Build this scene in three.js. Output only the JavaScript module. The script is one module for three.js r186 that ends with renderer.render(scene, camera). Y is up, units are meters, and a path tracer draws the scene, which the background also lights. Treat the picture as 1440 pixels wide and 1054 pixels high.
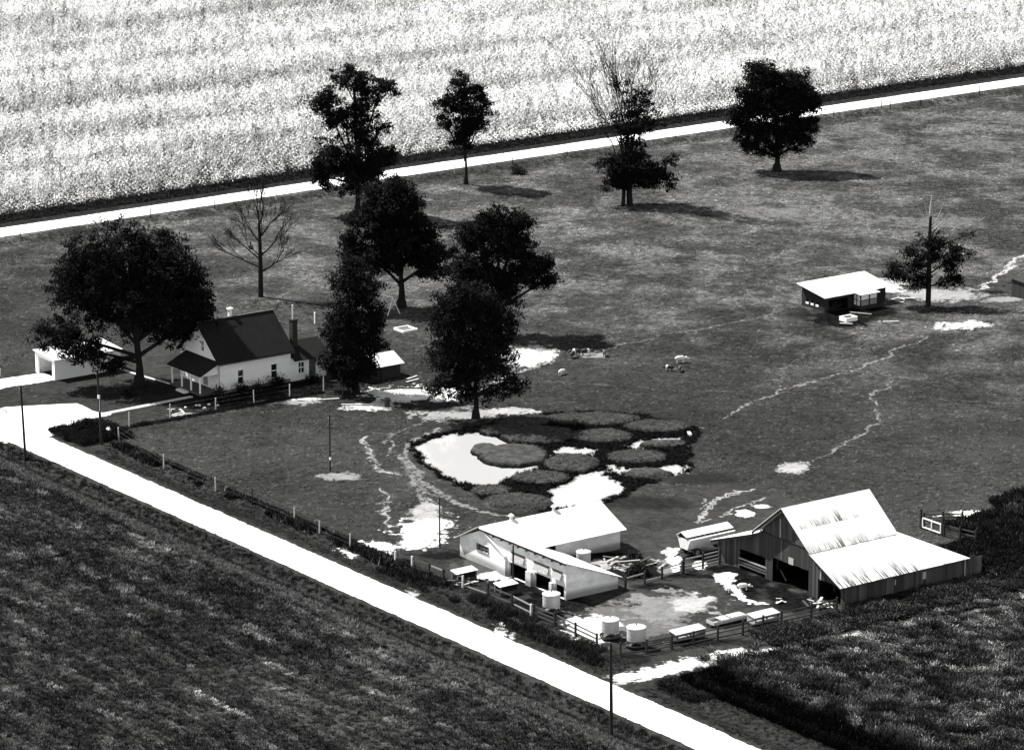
import * as THREE from 'three';
import { mergeGeometries } from 'three/addons/utils/BufferGeometryUtils.js';

// ------------------------------------------------------------------ camera, sky, sun, exposure
// World axes follow the section-line grid of the farm: x runs along the far road, z along the near road, y is up.
const W = 1024, HH = 749;
const camera = new THREE.PerspectiveCamera(10.455, W / HH, 1, 6000);
camera.position.set(-235.11, 116, 323.61);
camera.rotation.order = 'YXZ';
camera.rotation.set(-14.848 * Math.PI / 180, -36 * Math.PI / 180, 0);
const scene = new THREE.Scene();
const SUN = new THREE.Vector3(-0.24, 0.78, -0.575).normalize();
{
  const w = 256, h = 128, d = new Float32Array(w * h * 4);
  for (let j = 0; j < h; j++) for (let i = 0; i < w; i++) {
    const el = ((j + .5) / h - .5) * Math.PI;
    const e = Math.max(el, 0);
    const L = 0.18 + 0.5 * Math.exp(-e / 0.32);
    const k = (j * w + i) * 4;
    d[k] = L * .99; d[k + 1] = L; d[k + 2] = L * 1.01; d[k + 3] = 1;
  }
  const t = new THREE.DataTexture(d, w, h, THREE.RGBAFormat, THREE.FloatType);
  t.mapping = THREE.EquirectangularReflectionMapping; t.magFilter = THREE.LinearFilter; t.minFilter = THREE.LinearFilter; t.needsUpdate = true;
  scene.background = t; scene.environment = t;
}
const sun = new THREE.DirectionalLight(new THREE.Color().setRGB(1, .985, .96), 5);
sun.position.set(20, 0, -30).addScaledVector(SUN, 300); sun.target.position.set(20, 0, -30);
sun.castShadow = true; sun.shadow.mapSize.set(4096, 4096);
Object.assign(sun.shadow.camera, { left: -190, right: 190, top: 190, bottom: -190, near: 10, far: 700 });
scene.add(sun, sun.target);
const renderer = new THREE.WebGLRenderer({ antialias: true });
renderer.setSize(W, HH);
renderer.toneMapping = THREE.LinearToneMapping;
renderer.toneMappingExposure = 2.45;
renderer.shadowMap.enabled = true;

// ------------------------------------------------------------------ helpers
function rng(seed) { let a = seed >>> 0; return () => { a = a + 0x6D2B79F5 | 0; let t = Math.imul(a ^ a >>> 15, 1 | a); t = t + Math.imul(t ^ t >>> 7, 61 | t) ^ t; return ((t ^ t >>> 14) >>> 0) / 4294967296; }; }
const PERM = new Uint8Array(65536); { const r = rng(77); for (let i = 0; i < 65536; i++) PERM[i] = r() * 256; }
function noise(x, y) {
  const xi = Math.floor(x), yi = Math.floor(y); let fx = x - xi, fy = y - yi;
  fx = fx * fx * (3 - 2 * fx); fy = fy * fy * (3 - 2 * fy);
  const a = (xi & 255), b = (xi + 1 & 255), c = (yi & 255) << 8, d = (yi + 1 & 255) << 8;
  const p = PERM[a | c], q = PERM[b | c], r = PERM[a | d], s = PERM[b | d];
  return (p + (q - p) * fx + (r - p) * fy + (p - q - r + s) * fx * fy) / 255;
}
const fbm = (x, y, n = 3) => { let s = 0, a = .5, t = 0; for (let i = 0; i < n; i++) { s += a * noise(x + i * 37.3, y + i * 11.7); t += a; a *= .55; x *= 2.1; y *= 2.1; } return s / t; };
const sst = (a, b, x) => { const t = Math.min(1, Math.max(0, (x - a) / (b - a))); return t * t * (3 - 2 * t); };
const mix = (a, b, t) => a + (b - a) * t;
const used = new Map();
function numbered(n) { const k = used.get(n) || 0; used.set(n, k + 1); return k ? n + '_' + String(k).padStart(3, '0') : n; }
const gray = a => new THREE.Color().setRGB(a, a, a);
const matCache = new Map();
function M(a, rough = .9, o = {}) {
  const key = a + '|' + rough + '|' + (o.id || '') + (o.metalness || 0);
  if (!matCache.has(key)) { const p = { ...o }; delete p.id; matCache.set(key, new THREE.MeshPhysicalMaterial({ color: gray(a), roughness: rough, side: THREE.DoubleSide, specularIntensity: rough >= .85 ? .2 : 1, ...p })); }
  return matCache.get(key);
}
function tag(o, label, category, group, kind) { o.userData.label = label; if (category) o.userData.category = category; if (group) o.userData.group = group; if (kind) o.userData.kind = kind; return o; }
function shadows(m) { m.castShadow = true; m.receiveShadow = true; return m; }
function thing(name, label, category, pos = [0, 0, 0], turn = 0, group) {
  const o = new THREE.Group(); o.name = numbered(name); o.position.set(...pos); o.rotation.y = turn; scene.add(o);
  return tag(o, label, category, group);
}
// part in the thing's own frame
function part(t, name, geo, mat, label) { if (Array.isArray(geo)) geo = join(geo); const m = shadows(new THREE.Mesh(geo, mat)); m.name = name; t.add(m); if (label) m.userData.label = label; return m; }
// part whose geometry is given in world metres (things that are not turned)
function wpart(t, name, geo, mat, label) {
  if (Array.isArray(geo)) geo = join(geo);
  let p = t, x = 0, y = 0, z = 0; while (p && p !== scene) { x += p.position.x; y += p.position.y; z += p.position.z; p = p.parent; }
  geo.translate(-x, -y, -z); return part(t, name, geo, mat, label);
}
function single(name, geo, mat, label, category, group, kind) { if (Array.isArray(geo)) geo = join(geo); const m = shadows(new THREE.Mesh(geo, mat)); m.name = numbered(name); scene.add(m); return tag(m, label, category, group, kind); }
function join(list) {
  const g = list.map(q => { let r = q.index ? q.toNonIndexed() : q; for (const k of Object.keys(r.attributes)) if (!['position', 'normal', 'uv', 'color'].includes(k)) r.deleteAttribute(k); return r; });
  return g.length === 1 ? g[0] : mergeGeometries(g, false);
}
function box(x0, x1, y0, y1, z0, z1) { const g = new THREE.BoxGeometry(x1 - x0, y1 - y0, z1 - z0); g.translate((x0 + x1) / 2, (y0 + y1) / 2, (z0 + z1) / 2); return g; }
function bar(a, b, w, h = w, roll = 0) { // box bar between two points
  const A = new THREE.Vector3(...a), B = new THREE.Vector3(...b), d = B.clone().sub(A), L = d.length();
  const g = new THREE.BoxGeometry(w, h, L); if (roll) g.rotateZ(roll);
  const m = new THREE.Matrix4().lookAt(B, A, Math.abs(d.y) / L > .99 ? new THREE.Vector3(1, 0, 0) : new THREE.Vector3(0, 1, 0)); g.applyMatrix4(m);
  return g.translate((A.x + B.x) / 2, (A.y + B.y) / 2, (A.z + B.z) / 2);
}
function rod(a, b, r0, r1 = r0, n = 7) { // tapered round bar
  const A = new THREE.Vector3(...a), B = new THREE.Vector3(...b), d = B.clone().sub(A), L = d.length();
  const g = new THREE.CylinderGeometry(r1, r0, L, n, 1); g.translate(0, L / 2, 0);
  g.applyQuaternion(new THREE.Quaternion().setFromUnitVectors(new THREE.Vector3(0, 1, 0), d.normalize()));
  return g.translate(A.x, A.y, A.z);
}
// slab with thickness t below the quad a b c d (counter-clockwise seen from above/outside); uv 0..1 over the quad
function slab(a, b, c, d, t) {
  const P = [a, b, c, d].map(p => new THREE.Vector3(...p));
  const n = new THREE.Vector3().crossVectors(P[1].clone().sub(P[0]), P[3].clone().sub(P[0])); if (n.length() < 1e-6) n.crossVectors(P[2].clone().sub(P[1]), P[3].clone().sub(P[1])); n.normalize();
  const Q = P.map(p => p.clone().addScaledVector(n, -t)); const pos = [], uv = []; const UV = [[0, 0], [1, 0], [1, 1], [0, 1]];
  const quad = (i, j, k, l, u) => { for (const [p, w] of [[i, 0], [j, 1], [k, 2], [i, 0], [k, 2], [l, 3]]) { pos.push(p.x, p.y, p.z); uv.push(...u[w]); } };
  quad(P[0], P[1], P[2], P[3], UV); quad(Q[3], Q[2], Q[1], Q[0], [UV[3], UV[2], UV[1], UV[0]]);
  for (let i = 0; i < 4; i++) { const j = (i + 1) % 4; quad(P[j], P[i], Q[i], Q[j], [UV[j], UV[i], UV[i], UV[j]]); }
  const g = new THREE.BufferGeometry(); g.setAttribute('position', new THREE.Float32BufferAttribute(pos, 3)); g.setAttribute('uv', new THREE.Float32BufferAttribute(uv, 2)); g.computeVertexNormals(); return g;
}
const shapeOf = pts => { const s = new THREE.Shape(); pts.forEach((p, i) => i ? s.lineTo(p[0], p[1]) : s.moveTo(p[0], p[1])); s.closePath(); return s; };
function wallShape(pts, holes, t) {
  const s = shapeOf(pts); for (const [a, b, c, d] of holes) { const h = new THREE.Path(); h.moveTo(a, c); h.lineTo(a, d); h.lineTo(b, d); h.lineTo(b, c); h.closePath(); s.holes.push(h); }
  return new THREE.ExtrudeGeometry(s, { depth: t, bevelEnabled: false });
}
const wallZ = (z, pts, holes = [], t = .2) => wallShape(pts, holes, t).translate(0, 0, z - t);               // faces +z, outline in (x, y)
const wallX = (x, pts, holes = [], t = .2) => wallShape(pts, holes, t).rotateY(-Math.PI / 2).translate(x + t, 0, 0); // faces -x, outline in (z, y)
function boxUV(g, s = 1) { // box-projected uv in metres
  const p = g.attributes.position, n = g.attributes.normal, u = new Float32Array(p.count * 2);
  for (let i = 0; i < p.count; i++) { const ax = Math.abs(n.getX(i)), ay = Math.abs(n.getY(i)), az = Math.abs(n.getZ(i)); const [a, b] = ax > ay && ax > az ? [p.getZ(i), p.getY(i)] : ay > az ? [p.getX(i), p.getZ(i)] : [p.getX(i), p.getY(i)]; u[2 * i] = a * s; u[2 * i + 1] = b * s; }
  g.setAttribute('uv', new THREE.BufferAttribute(u, 2)); return g;
}
function tex(w, h, fn, rep = true) { // fn(i, j) -> linear grey 0..1
  const d = new Uint8Array(w * h * 4);
  for (let j = 0; j < h; j++) for (let i = 0; i < w; i++) { let a = Math.min(1, Math.max(0, fn(i, j))); a = a <= .0031308 ? a * 12.92 : 1.055 * Math.pow(a, 1 / 2.4) - .055; const k = (j * w + i) * 4; d[k] = d[k + 1] = d[k + 2] = a * 255 + .5; d[k + 3] = 255; }
  const t = new THREE.DataTexture(d, w, h); t.colorSpace = THREE.SRGBColorSpace; t.magFilter = THREE.LinearFilter; t.minFilter = THREE.LinearMipmapLinearFilter; t.generateMipmaps = true; if (rep) t.wrapS = t.wrapT = THREE.RepeatWrapping; t.needsUpdate = true; return t;
}
const wrapN = (x, y, p, q) => { const a = noise(x, y), b = noise(x - p, y), c = noise(x, y - q), d = noise(x - p, y - q), s = x / p, t = y / q; return mix(mix(a, b, s), mix(c, d, s), t); };
// picture-right and away directions of the ground as unit vectors, for things that stand at the same slant as the camera axis
const RX = .809, RZ = .588;

// ------------------------------------------------------------------ terrain
const HULL = [[-3.3,-13.6],[0.5,-15.9],[4.2,-15.9],[8.0,-14.9],[11.8,-16.3],[15.9,-15.4],[19.8,-13.0],[23.4,-9.0],[25.0,-3.6],[24.6,-0.1],[20.0,4.0],[14.6,10.6],[10.4,11.3],[5.3,13.2],[-1.2,15.9],[-6.8,14.2],[-8.8,9.7],[-7.9,3.6],[-7.6,-1.8],[-5.8,-8.1]];
// grassy hummocks in the pond: x, z, half-width, half-depth (turned 36 degrees)
const ISL = [[3.2,-4.2,3.9,4.4],[2.1,-7.7,1.6,2.3],[0.5,4.2,3.3,2.4],[6.2,1.9,3.1,3.5],[9.7,-8.9,4.4,3.6],[14.8,-4.5,3.4,2.8],[13.0,3.9,3.3,2.6],[22.0,-4.1,3.6,2.6],[17.9,-10.5,5.6,2.6],[11.8,-14.3,3.4,2.6],[-6.7,10.2,3.8,3.6],[-6.2,4.9,2.1,1.8],[18.3,1.6,2.6,1.5],[10.2,9.4,2.6,2.2],[7.9,-12.6,2.6,2.2]];
// open water between the hummocks
const POOLS = [[[-2.9,-13.4],[.5,-15],[4.4,-14.8],[7.6,-13.2],[9,-11],[5.8,-8],[6.8,-4],[6.2,-1.4],[3.1,.6],[-.4,1.6],[-5,3.3],[-7.2,.2],[-5.6,-7]],[[-4.1,11.3],[-1.2,7.9],[1.7,6.2],[6.0,4.3],[7.8,4.3],[6.8,7.5],[6.2,11.4],[3.4,13.1],[0.6,14.1],[-1.4,15.1],[-4.0,13.2]],[[9.2,2.4],[9.7,3.8],[10.0,5.9],[11.7,7.8],[15.4,7.9],[15.2,9.7],[13.4,11.0],[11.1,9.9],[8.7,8.8],[7.9,6.6]],[[15.4,-0.6],[18.0,-1.4],[20.8,-0.8],[22.5,0.4],[19.4,1.6],[16.5,1.8],[14.8,0.9]],[[8.0,-4.0],[9.5,-4.3],[10.5,-2.9],[11.6,-1.4],[10.2,0.2],[8.3,-1.5],[7.0,-2.1]]];
function polyDist(HULL, x, z) {
  let best = 1e9, inside = false;
  for (let i = 0, j = HULL.length - 1; i < HULL.length; j = i++) {
    const [ax, az] = HULL[i], [bx, bz] = HULL[j], dx = bx - ax, dz = bz - az;
    const t = Math.min(1, Math.max(0, ((x - ax) * dx + (z - az) * dz) / (dx * dx + dz * dz)));
    best = Math.min(best, Math.hypot(x - ax - t * dx, z - az - t * dz));
    if ((az > z) !== (bz > z) && x < (bx - ax) * (z - az) / (bz - az) + ax) inside = !inside;
  }
  return inside ? -best : best;
}
function pond(x, z) { // [marsh 0..1, hummock 0..1, open water 0..1]
  if (x < -14 || x > 30 || z < -22 || z > 22) return [0, 0, 0];
  const e = (fbm(x * .9, z * .9, 3) - .5) * 1.5;
  const b = sst(.8, -1.2, polyDist(HULL, x, z) + e * 1.3);
  let wd = 1e9; for (const p of POOLS) wd = Math.min(wd, polyDist(p, x, z));
  const w = sst(.35, -.55, wd + e * .9 + (noise(x * 3, z * 3) - .5) * 1.1 + (noise(x * 6, z * 6 + 3) - .5) * .5);
  let I = 0;
  for (const [cx, cz, rx, rz] of ISL) { const dx = x - cx, dz = z - cz, X = dx * RX + dz * RZ, D = dx * RZ - dz * RX; const r = Math.hypot(X / rx, D / rz); if (r < 1.5) I = Math.max(I, sst(1.2, .72, r + e * .12)); }
  return [b, I, w];
}
const WATER = -.2;
function hgt(x, z) {
  let h = 0;
  if (x < -20 && x > -50) {
    const m = sst(-31, -27, z) * (1 - sst(55.5, 57, z) * (1 - sst(61, 63, z)));
    h -= .5 * Math.exp(-(((x + 29.3) / 1.0) ** 2)) * m;
    h -= .5 * Math.exp(-(((x + 38.6) / 1.0) ** 2)); h += .28 * Math.exp(-(((x + 41.2) / 1.0) ** 2));
    if (z > 60) h -= .7 * Math.exp(-(((x + 25) / 1.3) ** 2)) * sst(62, 66, z);
  }
  if (z < -112 && z > -140) { h -= .55 * Math.exp(-(((z + 119.9) / .9) ** 2)); h -= .4 * Math.exp(-(((z + 131) / 1.0) ** 2)); }
  if (x > 28) h += (fbm(x * .06, z * .06, 2) - .5) * .9 * sst(28, 50, x) * sst(-116, -105, z);
  const [b, I, w] = pond(x, z); if (b > 0) h += b * (-.10 * (1 - I) + .24 * I); if (w > 0) h = mix(h, -.5, w * (1 - sst(.35, .75, I)));
  return h;
}

// bare-earth patches: x, z, half-width, half-depth (turned 36 degrees), albedo, cover
const PATCH = [[9.5,26.0,1.1,1.1,.5,1],[12.1,24.9,.9,.7,.4,.8],[23.6,16.4,1.9,2.3,.24,.8],[29.2,-36.8,3.4,5.0,.33,.8],[27,-34.5,2.2,3,.4,.9],[8.2,-20.3,5.6,3.2,.2,.75],[13,-18.4,3.5,1.6,.25,.8],[7.5,-30.6,4.8,3.6,.5,1],[11.5,-28.5,2.6,3,.5,1],[2.2,-28.6,3.6,1.7,.3,.9],[-16.3,8.2,2.2,6.2,.22,.62],[-19.4,12.2,3.1,4.4,.5,.85],[-26.4,13.6,3.2,2.0,.55,1],[-22.5,15,2,2,.4,.8],
  [-19.1,45.9,6.4,5.6,.08,.95],[-15,44.6,4.4,4.6,.13,.8],[-12.6,45.4,2.6,3.8,.26,.6],[-24.6,45.5,2.6,4.2,.4,.95],[-22.3,27.6,1.6,2.0,.35,.95],[-21.8,24.5,2.4,2.6,.05,.8],[85.8,-31.3,5.6,3.6,.2,.65],[83.1,-37.6,2.4,2.6,.35,.8],[77.4,-18.0,3.2,2.2,.42,.7],[-4.5,-35.7,4.4,1.2,.18,.75],[-2,-35.2,2.2,.5,.5,.8],[-15.7,-8.3,2.3,1.5,.16,.7],[-5.4,33.2,.9,3.6,.6,1],[-4.6,36.4,.6,1.4,.5,1],[-12.5,30.9,2.7,2.0,.22,.8],[86.2,-39.5,3.4,2.2,.25,.7],[90,-24.5,3,2,.16,.7],[-7.5,34.5,.8,3.2,.12,.7],
  [-16,-37.6,1.6,1,.22,.6],[34.3,-32.2,1.8,1.2,.16,.7],[-30.4,41,1.2,3,.45,.7],[-30.8,27,.8,4,.3,.6],[27.5,39.6,3.4,1.6,.5,1],[-24.5,33.6,2.2,2.2,.02,.7],[110,-62,9,5,.09,.45],[128,-48,12,5,.08,.4],[97,-78,9,5,.1,.45],[150,-92,14,7,.09,.4],[64,-60,8,4,.07,.4]];
// dark wet mud and trampled ground; shade beside walls, fences and wagon painted in too
const MUD_SHADE = [[-4,39.6,2,2.6,1],[-4.2,43.5,2.2,2.6,1],[-4.2,47.5,2,2.6,1],[-4,51.5,1.9,2.4,1],[1,44,4,6,1],[1,51,4,4,1],[-22.6,29.2,1.7,2,1],[-22.9,32,1.9,2,1],[-22.9,35,1.9,2,1],[-22.5,37.8,1.9,1.7,1],[-12,39.2,2.6,1.1,.9],[-7,38.8,2.6,1,.9],[-13,28.9,2.2,1,.9],[-9.6,29,2.2,1,.9],[-22.6,32.5,2.4,5.5,1],[-21.8,38.5,2.2,3,.9],[-5.2,43.5,2.0,6,.95],[-4.5,50,2.2,4,.9],[68.8,-29.3,4.2,5.2,1],[72.5,-29.8,4.6,3.4,1],[65.5,-33,2.5,3,.6],[-10.3,34.3,5,3,.9],[-12,29.2,4.2,2.2,.8],[-1.5,35,3.5,3,.95],[-10,-44,2,5,.55],[-4,-39.6,7,1.6,.8],[3,-38,3,3,.7],[-12.4,-49,2.5,4,.4],[-22,20,3.5,1.6,.9],[-26.4,54,2.5,1.6,.8],[-18,54.9,8,1.0,.7],[10,-17,2.8,1.4,.6],[-25.3,40.5,1.6,1.6,.8],[91.6,-28.6,2,.9,.95],[-24.6,36.6,2.2,2.2,.9],[3.6,17.2,5,2.6,.55],[13,13.6,5,2.2,.5],[-7.4,12.6,5,3,.6]];
// worn trails and one puddle painted pale: points, width, albedo, cover
const TRAIL_PUDDLE = [
  [[[29.5,-2.1],[35.3,-5.6],[42.2,-7.9],[48.8,-9.8],[53.4,-10.3],[60.7,-12.8],[70.8,-16.7]],0.24,0.17,0.64],
  [[[26.3,15.8],[33.6,12.9],[40.5,9.4],[45.4,4.2],[48.8,-.5],[54.5,-3.8]],0.26,0.15,0.59],
  [[[42.4,-8.9],[48.6,-15.7],[54.6,-19.2],[60.8,-21.5]],0.21,0.11,0.51],
  [[[34,-32.4],[37,-33.1],[40.3,-33.5],[48.6,-33.6],[57.7,-34.4],[65.1,-35]],0.26,0.12,0.53],
  [[[92.5,-30.8],[97.2,-33.8],[99.6,-35.7],[107.3,-39.6],[118,-44]],0.40,0.36,0.77],
  [[[21.6,-27.7],[26.1,-22.6],[33.4,-14.3],[42,-6.6],[51.7,3.4],[60.1,11.3]],0.18,0.07,0.51],
  [[[2.7,-17],[-1.8,-15.2],[-5.1,-11.9],[-7.7,-7.3],[-10.1,.5],[-11.1,8.1],[-9.8,13.2],[-9.6,17.5]],0.44,0.14,0.68],
  [[[-7,-8.3],[-11.4,1.1],[-11.2,5.9],[-10.2,11.7],[-9.2,16.6]],0.32,0.14,0.64],
  [[[-6.4,-11.2],[-9.2,-5.1],[-12.8,3.2],[-16.4,9.6],[-19,13]],0.56,0.14,0.59],
  [[[-7.3,-9],[-10.4,-2],[-13.8,4.6],[-15,9]],0.40,0.11,0.59],
  [[[-5.3,-15.4],[-1,-19],[3.8,-20.7],[7.9,-21.3]],0.48,0.11,0.51],
  [[[-5.3,-19.1],[-8.2,-14.2],[-10.4,-9.2],[-10.8,-6.6],[-10.7,-5.3]],0.36,0.22,0.68],
  [[[-14.7,-1.9],[-17.9,2.5],[-21.2,8.1]],0.32,0.22,0.64],[[[-3.9,-15.3],[-7.4,-11.9]],0.24,0.17,0.51],
  [[[4.4,25.2],[8.8,21.3],[12.9,19.4],[15.4,19.4]],0.27,0.22,0.68],[[[4,25.6],[7.6,22.6],[11,20.6],[13.4,20]],0.18,0.19,0.68],[[[4.4,25.9],[9.6,24.3],[14.8,22.6]],0.19,0.19,0.64],[[[4.6,25],[7,22],[10,19.8]],0.16,0.19,0.59],
  [[[18.5,-28.1],[24.6,-31.2],[28,-31.8]],0.40,0.22,0.77],[[[-27.8,13.3],[-24,15.4],[-20,14.2],[-16.1,10.7]],0.64,0.36,0.68],
  [[[17.3,6],[22.4,1.4],[25.6,-1.4]],0.24,0.08,0.42],[[[10,-26.9],[16.4,-27.8],[24.9,-32.9],[29.6,-37.3]],0.48,0.17,0.68],
  [[[62,-70],[90,-72],[130,-74],[180,-80]],0.56,0.04,0.34],[[[100,-56],[120,-58],[160,-60]],0.40,0.05,0.34],
  [[[-29.5,58.3],[-20.7,58.6],[-14,59.2]],1.5,.5,.95],[[[-31,58.6],[-24,58.4],[-10,59.6],[-4,60.6]],1.0,.3,.75],[[[-8,60.2],[-2,61.6],[5,62.6],[12,62.4]],0.64,0.14,0.59],[[[-26,60.6],[-18,61.4],[-8,62.4]],0.72,0.09,0.51],
  [[[-4.6,39.6],[-5.8,41.4],[-6.9,43.9],[-8.1,46.6],[-7.3,48.8]],.62,.6,1],  // puddle streak by the barn, its bright reflection put into the colour
  [[[-28.2,-34],[-28.3,-21.6],[-28.2,-9],[-27.8,4]],0.40,0.07,0.38],
  [[[12.2,-56],[20,-60.5],[30,-57],[33,-53]],0.72,0.06,0.51],
];
function inPatch(list, x, z, k = 1) { for (const [cx, cz, rx, rz] of list) { const dx = x - cx, dz = z - cz; if (Math.hypot((dx * RX + dz * RZ) / rx, (dx * RZ - dz * RX) / rz) < k) return true; } return false; }
function grassAlb(x, z) {
  const n1 = fbm(x * .03 + 5, z * .03 + 9, 3), n2 = fbm(x * .21 + 50, z * .21, 3), n3 = noise(x * 1.7, z * 1.7), n4 = noise(x * 5.1 + 9, z * 5.1), n5 = noise(x * 10.3, z * 10.3 + 4);
  const clump = .32 * n2 + .28 * n3 + .25 * n4 + .15 * n5;              // 0..1 tuft pattern
  if (z < -125.5) return .02 * (.5 + clump);                            // under the corn
  if (x < -36) { // field edge and the sown field, rows run with the road
    const verge = sst(-41.8, -41, x), row = .5 + .5 * Math.sin((x + .25 * n2) * 2 * Math.PI / 1.52), band = fbm(x * .33 + 3, z * .018, 2);
    const line = Math.pow(.5 + .5 * Math.cos((x + .5 * noise(z * .06, x * .3)) * 2 * Math.PI / 3.1), 4); const f = .013 + .08 * Math.pow(clump, 1.5) * (.55 + .5 * row + 1.2 * line * band) * (.4 + 1.2 * band);
    return mix(f, .03 * (.35 + 1.1 * clump), verge);
  }
  if (z > 61 && x > -26.6 && x < -23.2) return .004;  // ditch bottom: the deep shade under the weeds is put into the ground colour
  if (z > 57.5 && x > -24) return .006 + .03 * Math.pow(clump, 1.6) * (.6 + n1);
  const dry = sst(30, 105, x - .55 * z) * (.5 + n1);                     // dry standing grass of the upland pasture
  const lush = .025 * (.15 + 1.7 * clump) * (.55 + .9 * n1);
  const straw = .008 + .21 * Math.pow(clump, 2.0);
  return mix(lush, straw, Math.min(.85, dry * (.25 + .8 * sst(.35, .7, n2))));
}
function soilAlb(x, z, a) { return a * (.72 + .55 * fbm(x * 1.3, z * 1.3, 3)); }
function paintTile(x0, x1, z0, z1, w, h) {
  const sx = (x1 - x0) / w, sz = (z1 - z0) / h, A = new Float32Array(w * h);
  for (let j = 0; j < h; j++) for (let i = 0; i < w; i++) A[j * w + i] = grassAlb(x0 + (i + .5) * sx, z0 + (j + .5) * sz);
  const region = (cx0, cx1, cz0, cz1, fn) => {
    const i0 = Math.max(0, Math.floor((cx0 - x0) / sx)), i1 = Math.min(w - 1, Math.ceil((cx1 - x0) / sx)), j0 = Math.max(0, Math.floor((cz0 - z0) / sz)), j1 = Math.min(h - 1, Math.ceil((cz1 - z0) / sz));
    for (let j = j0; j <= j1; j++) for (let i = i0; i <= i1; i++) { const k = j * w + i; A[k] = fn(x0 + (i + .5) * sx, z0 + (j + .5) * sz, A[k]); }
  };
  // pond rim mud and the sedge-ringed hummocks
  region(-14, 30, -22, 22, (x, z, a) => { const [b, I, w] = pond(x, z); if (b <= 0) return a; const g = .036 * (.35 + 1.2 * fbm(x * 2, z * 2, 3)); return mix(mix(a, .005, sst(.05, .6, b)), g * (.6 + .7 * sst(.6, 1, I)), sst(.55, .95, I)); });
  for (const [cx, cz, rx, rz, cov] of MUD_SHADE) { const R = Math.max(rx, rz) * 1.5; region(cx - R, cx + R, cz - R, cz + R, (x, z, a) => { const dx = x - cx, dz = z - cz, X = dx * RX + dz * RZ, D = dx * RZ - dz * RX; const e = fbm(x * .8 + 70, z * .8, 3); const s = sst(1.15, .6, Math.hypot(X / rx, D / rz) + (e - .5) * .9); return s > 0 ? mix(a, .0025 + .006 * noise(x * 3, z * 3), s * cov) : a; }); }
  for (const [cx, cz, rx, rz, alb, cov] of PATCH) { const R = Math.max(rx, rz) * 1.6; region(cx - R, cx + R, cz - R, cz + R, (x, z, a) => { const dx = x - cx, dz = z - cz, X = dx * RX + dz * RZ, D = dx * RZ - dz * RX; const e = fbm(x * .8 + 20, z * .8, 5), e2 = fbm(x * 3.3, z * 3.3 + 30, 3); const d = Math.hypot(X / rx, D / rz) + (e - .5) * 1.5 + (e2 - .5) * .7; const s = sst(1.0, .82, d) * sst(.95 - cov, 1.06 - cov * .85, e2 * .7 + .3 * sst(1.1, .3, d)); return s > 0 ? mix(a, soilAlb(x, z, alb), Math.min(1, s)) : a; }); }
  for (const [pts, wd, alb, cov] of TRAIL_PUDDLE) for (let q = 0; q + 1 < pts.length; q++) {
    const [ax, az] = pts[q], [bx, bz] = pts[q + 1], dx = bx - ax, dz = bz - az, L2 = dx * dx + dz * dz, R = wd * 2 + 1;
    region(Math.min(ax, bx) - R, Math.max(ax, bx) + R, Math.min(az, bz) - R, Math.max(az, bz) + R, (x, z, a) => {
      const wx = x + (noise(x * .5, z * .5 + 9) - .5) * 1.3 + (noise(x * 2.3, z * 2.3 + 5) - .5) * .5, wz = z + (noise(x * .5 + 33, z * .5) - .5) * 1.3 + (noise(x * 2.3 + 8, z * 2.3) - .5) * .5;
      const t = Math.min(1, Math.max(0, ((wx - ax) * dx + (wz - az) * dz) / L2)), d = Math.hypot(wx - ax - t * dx, wz - az - t * dz);
      if (d > wd * 1.6) return a; const e = fbm(x * 1.9 + 11, z * 1.9, 3); const s = sst(wd * 1.05, wd * .55, d + (e - .5) * wd * 1.5) * sst(.8 - cov * .75, .95 - cov * .62, e * .6 + .4 * noise(x * 4.1, z * 4.1)); const v = soilAlb(x, z, alb); return v > a ? mix(a, v, s) : a; });
  }
  return tex(w, h, (i, j) => A[j * w + i], false);
}
const grainTex = (() => { const n = 512, P = 64; const t = tex(n, n, (i, j) => { const x = i / n * P, y = j / n * P; return .5 * wrapN(x * .5, y * .5, P * .5, P * .5) + .5 * wrapN(x, y, P, P); }); t.colorSpace = THREE.NoColorSpace; return t; })();
function gridGeo(x0, x1, z0, z1, nx, nz, f) {
  const g = new THREE.PlaneGeometry(1, 1, nx, nz), p = g.attributes.position, u = g.attributes.uv;
  for (let j = 0, k = 0; j <= nz; j++) for (let i = 0; i <= nx; i++, k++) { const x = mix(x0, x1, i / nx), z = mix(z0, z1, j / nz); p.setXYZ(k, x, f(x, z), z); u.setXY(k, i / nx, j / nz); }
  g.computeVertexNormals(); return g;
}
function groundTile(name, label, x0, x1, z0, z1, step, tw, th, bump) {
  const b = grainTex.clone(); b.repeat.set((x1 - x0) / 9, (z1 - z0) / 9); b.needsUpdate = true;
  const m = new THREE.MeshPhysicalMaterial({ map: paintTile(x0, x1, z0, z1, tw, th), roughness: 1, specularIntensity: 0, bumpMap: b, bumpScale: bump });
  const o = shadows(new THREE.Mesh(gridGeo(x0, x1, z0, z1, Math.round((x1 - x0) / step), Math.round((z1 - z0) / step), hgt), m)); o.name = numbered(name); scene.add(o);
  return tag(o, label, null, null, 'structure');
}
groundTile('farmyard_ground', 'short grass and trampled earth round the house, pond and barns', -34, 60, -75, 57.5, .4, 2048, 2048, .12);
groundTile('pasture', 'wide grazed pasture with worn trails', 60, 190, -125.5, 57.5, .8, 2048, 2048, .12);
groundTile('pasture', 'grazed pasture behind the farmhouse', -34, 60, -125.5, -75, .8, 2048, 1024, .12);
groundTile('field_ground', 'soil and low growth of the sown field', -106, -34, -70, 116, .8, 1024, 2048, .1);
groundTile('weed_field_ground', 'overgrown ground beyond the lane', -34, 60, 57.5, 116, .8, 2048, 1024, .12);
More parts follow.
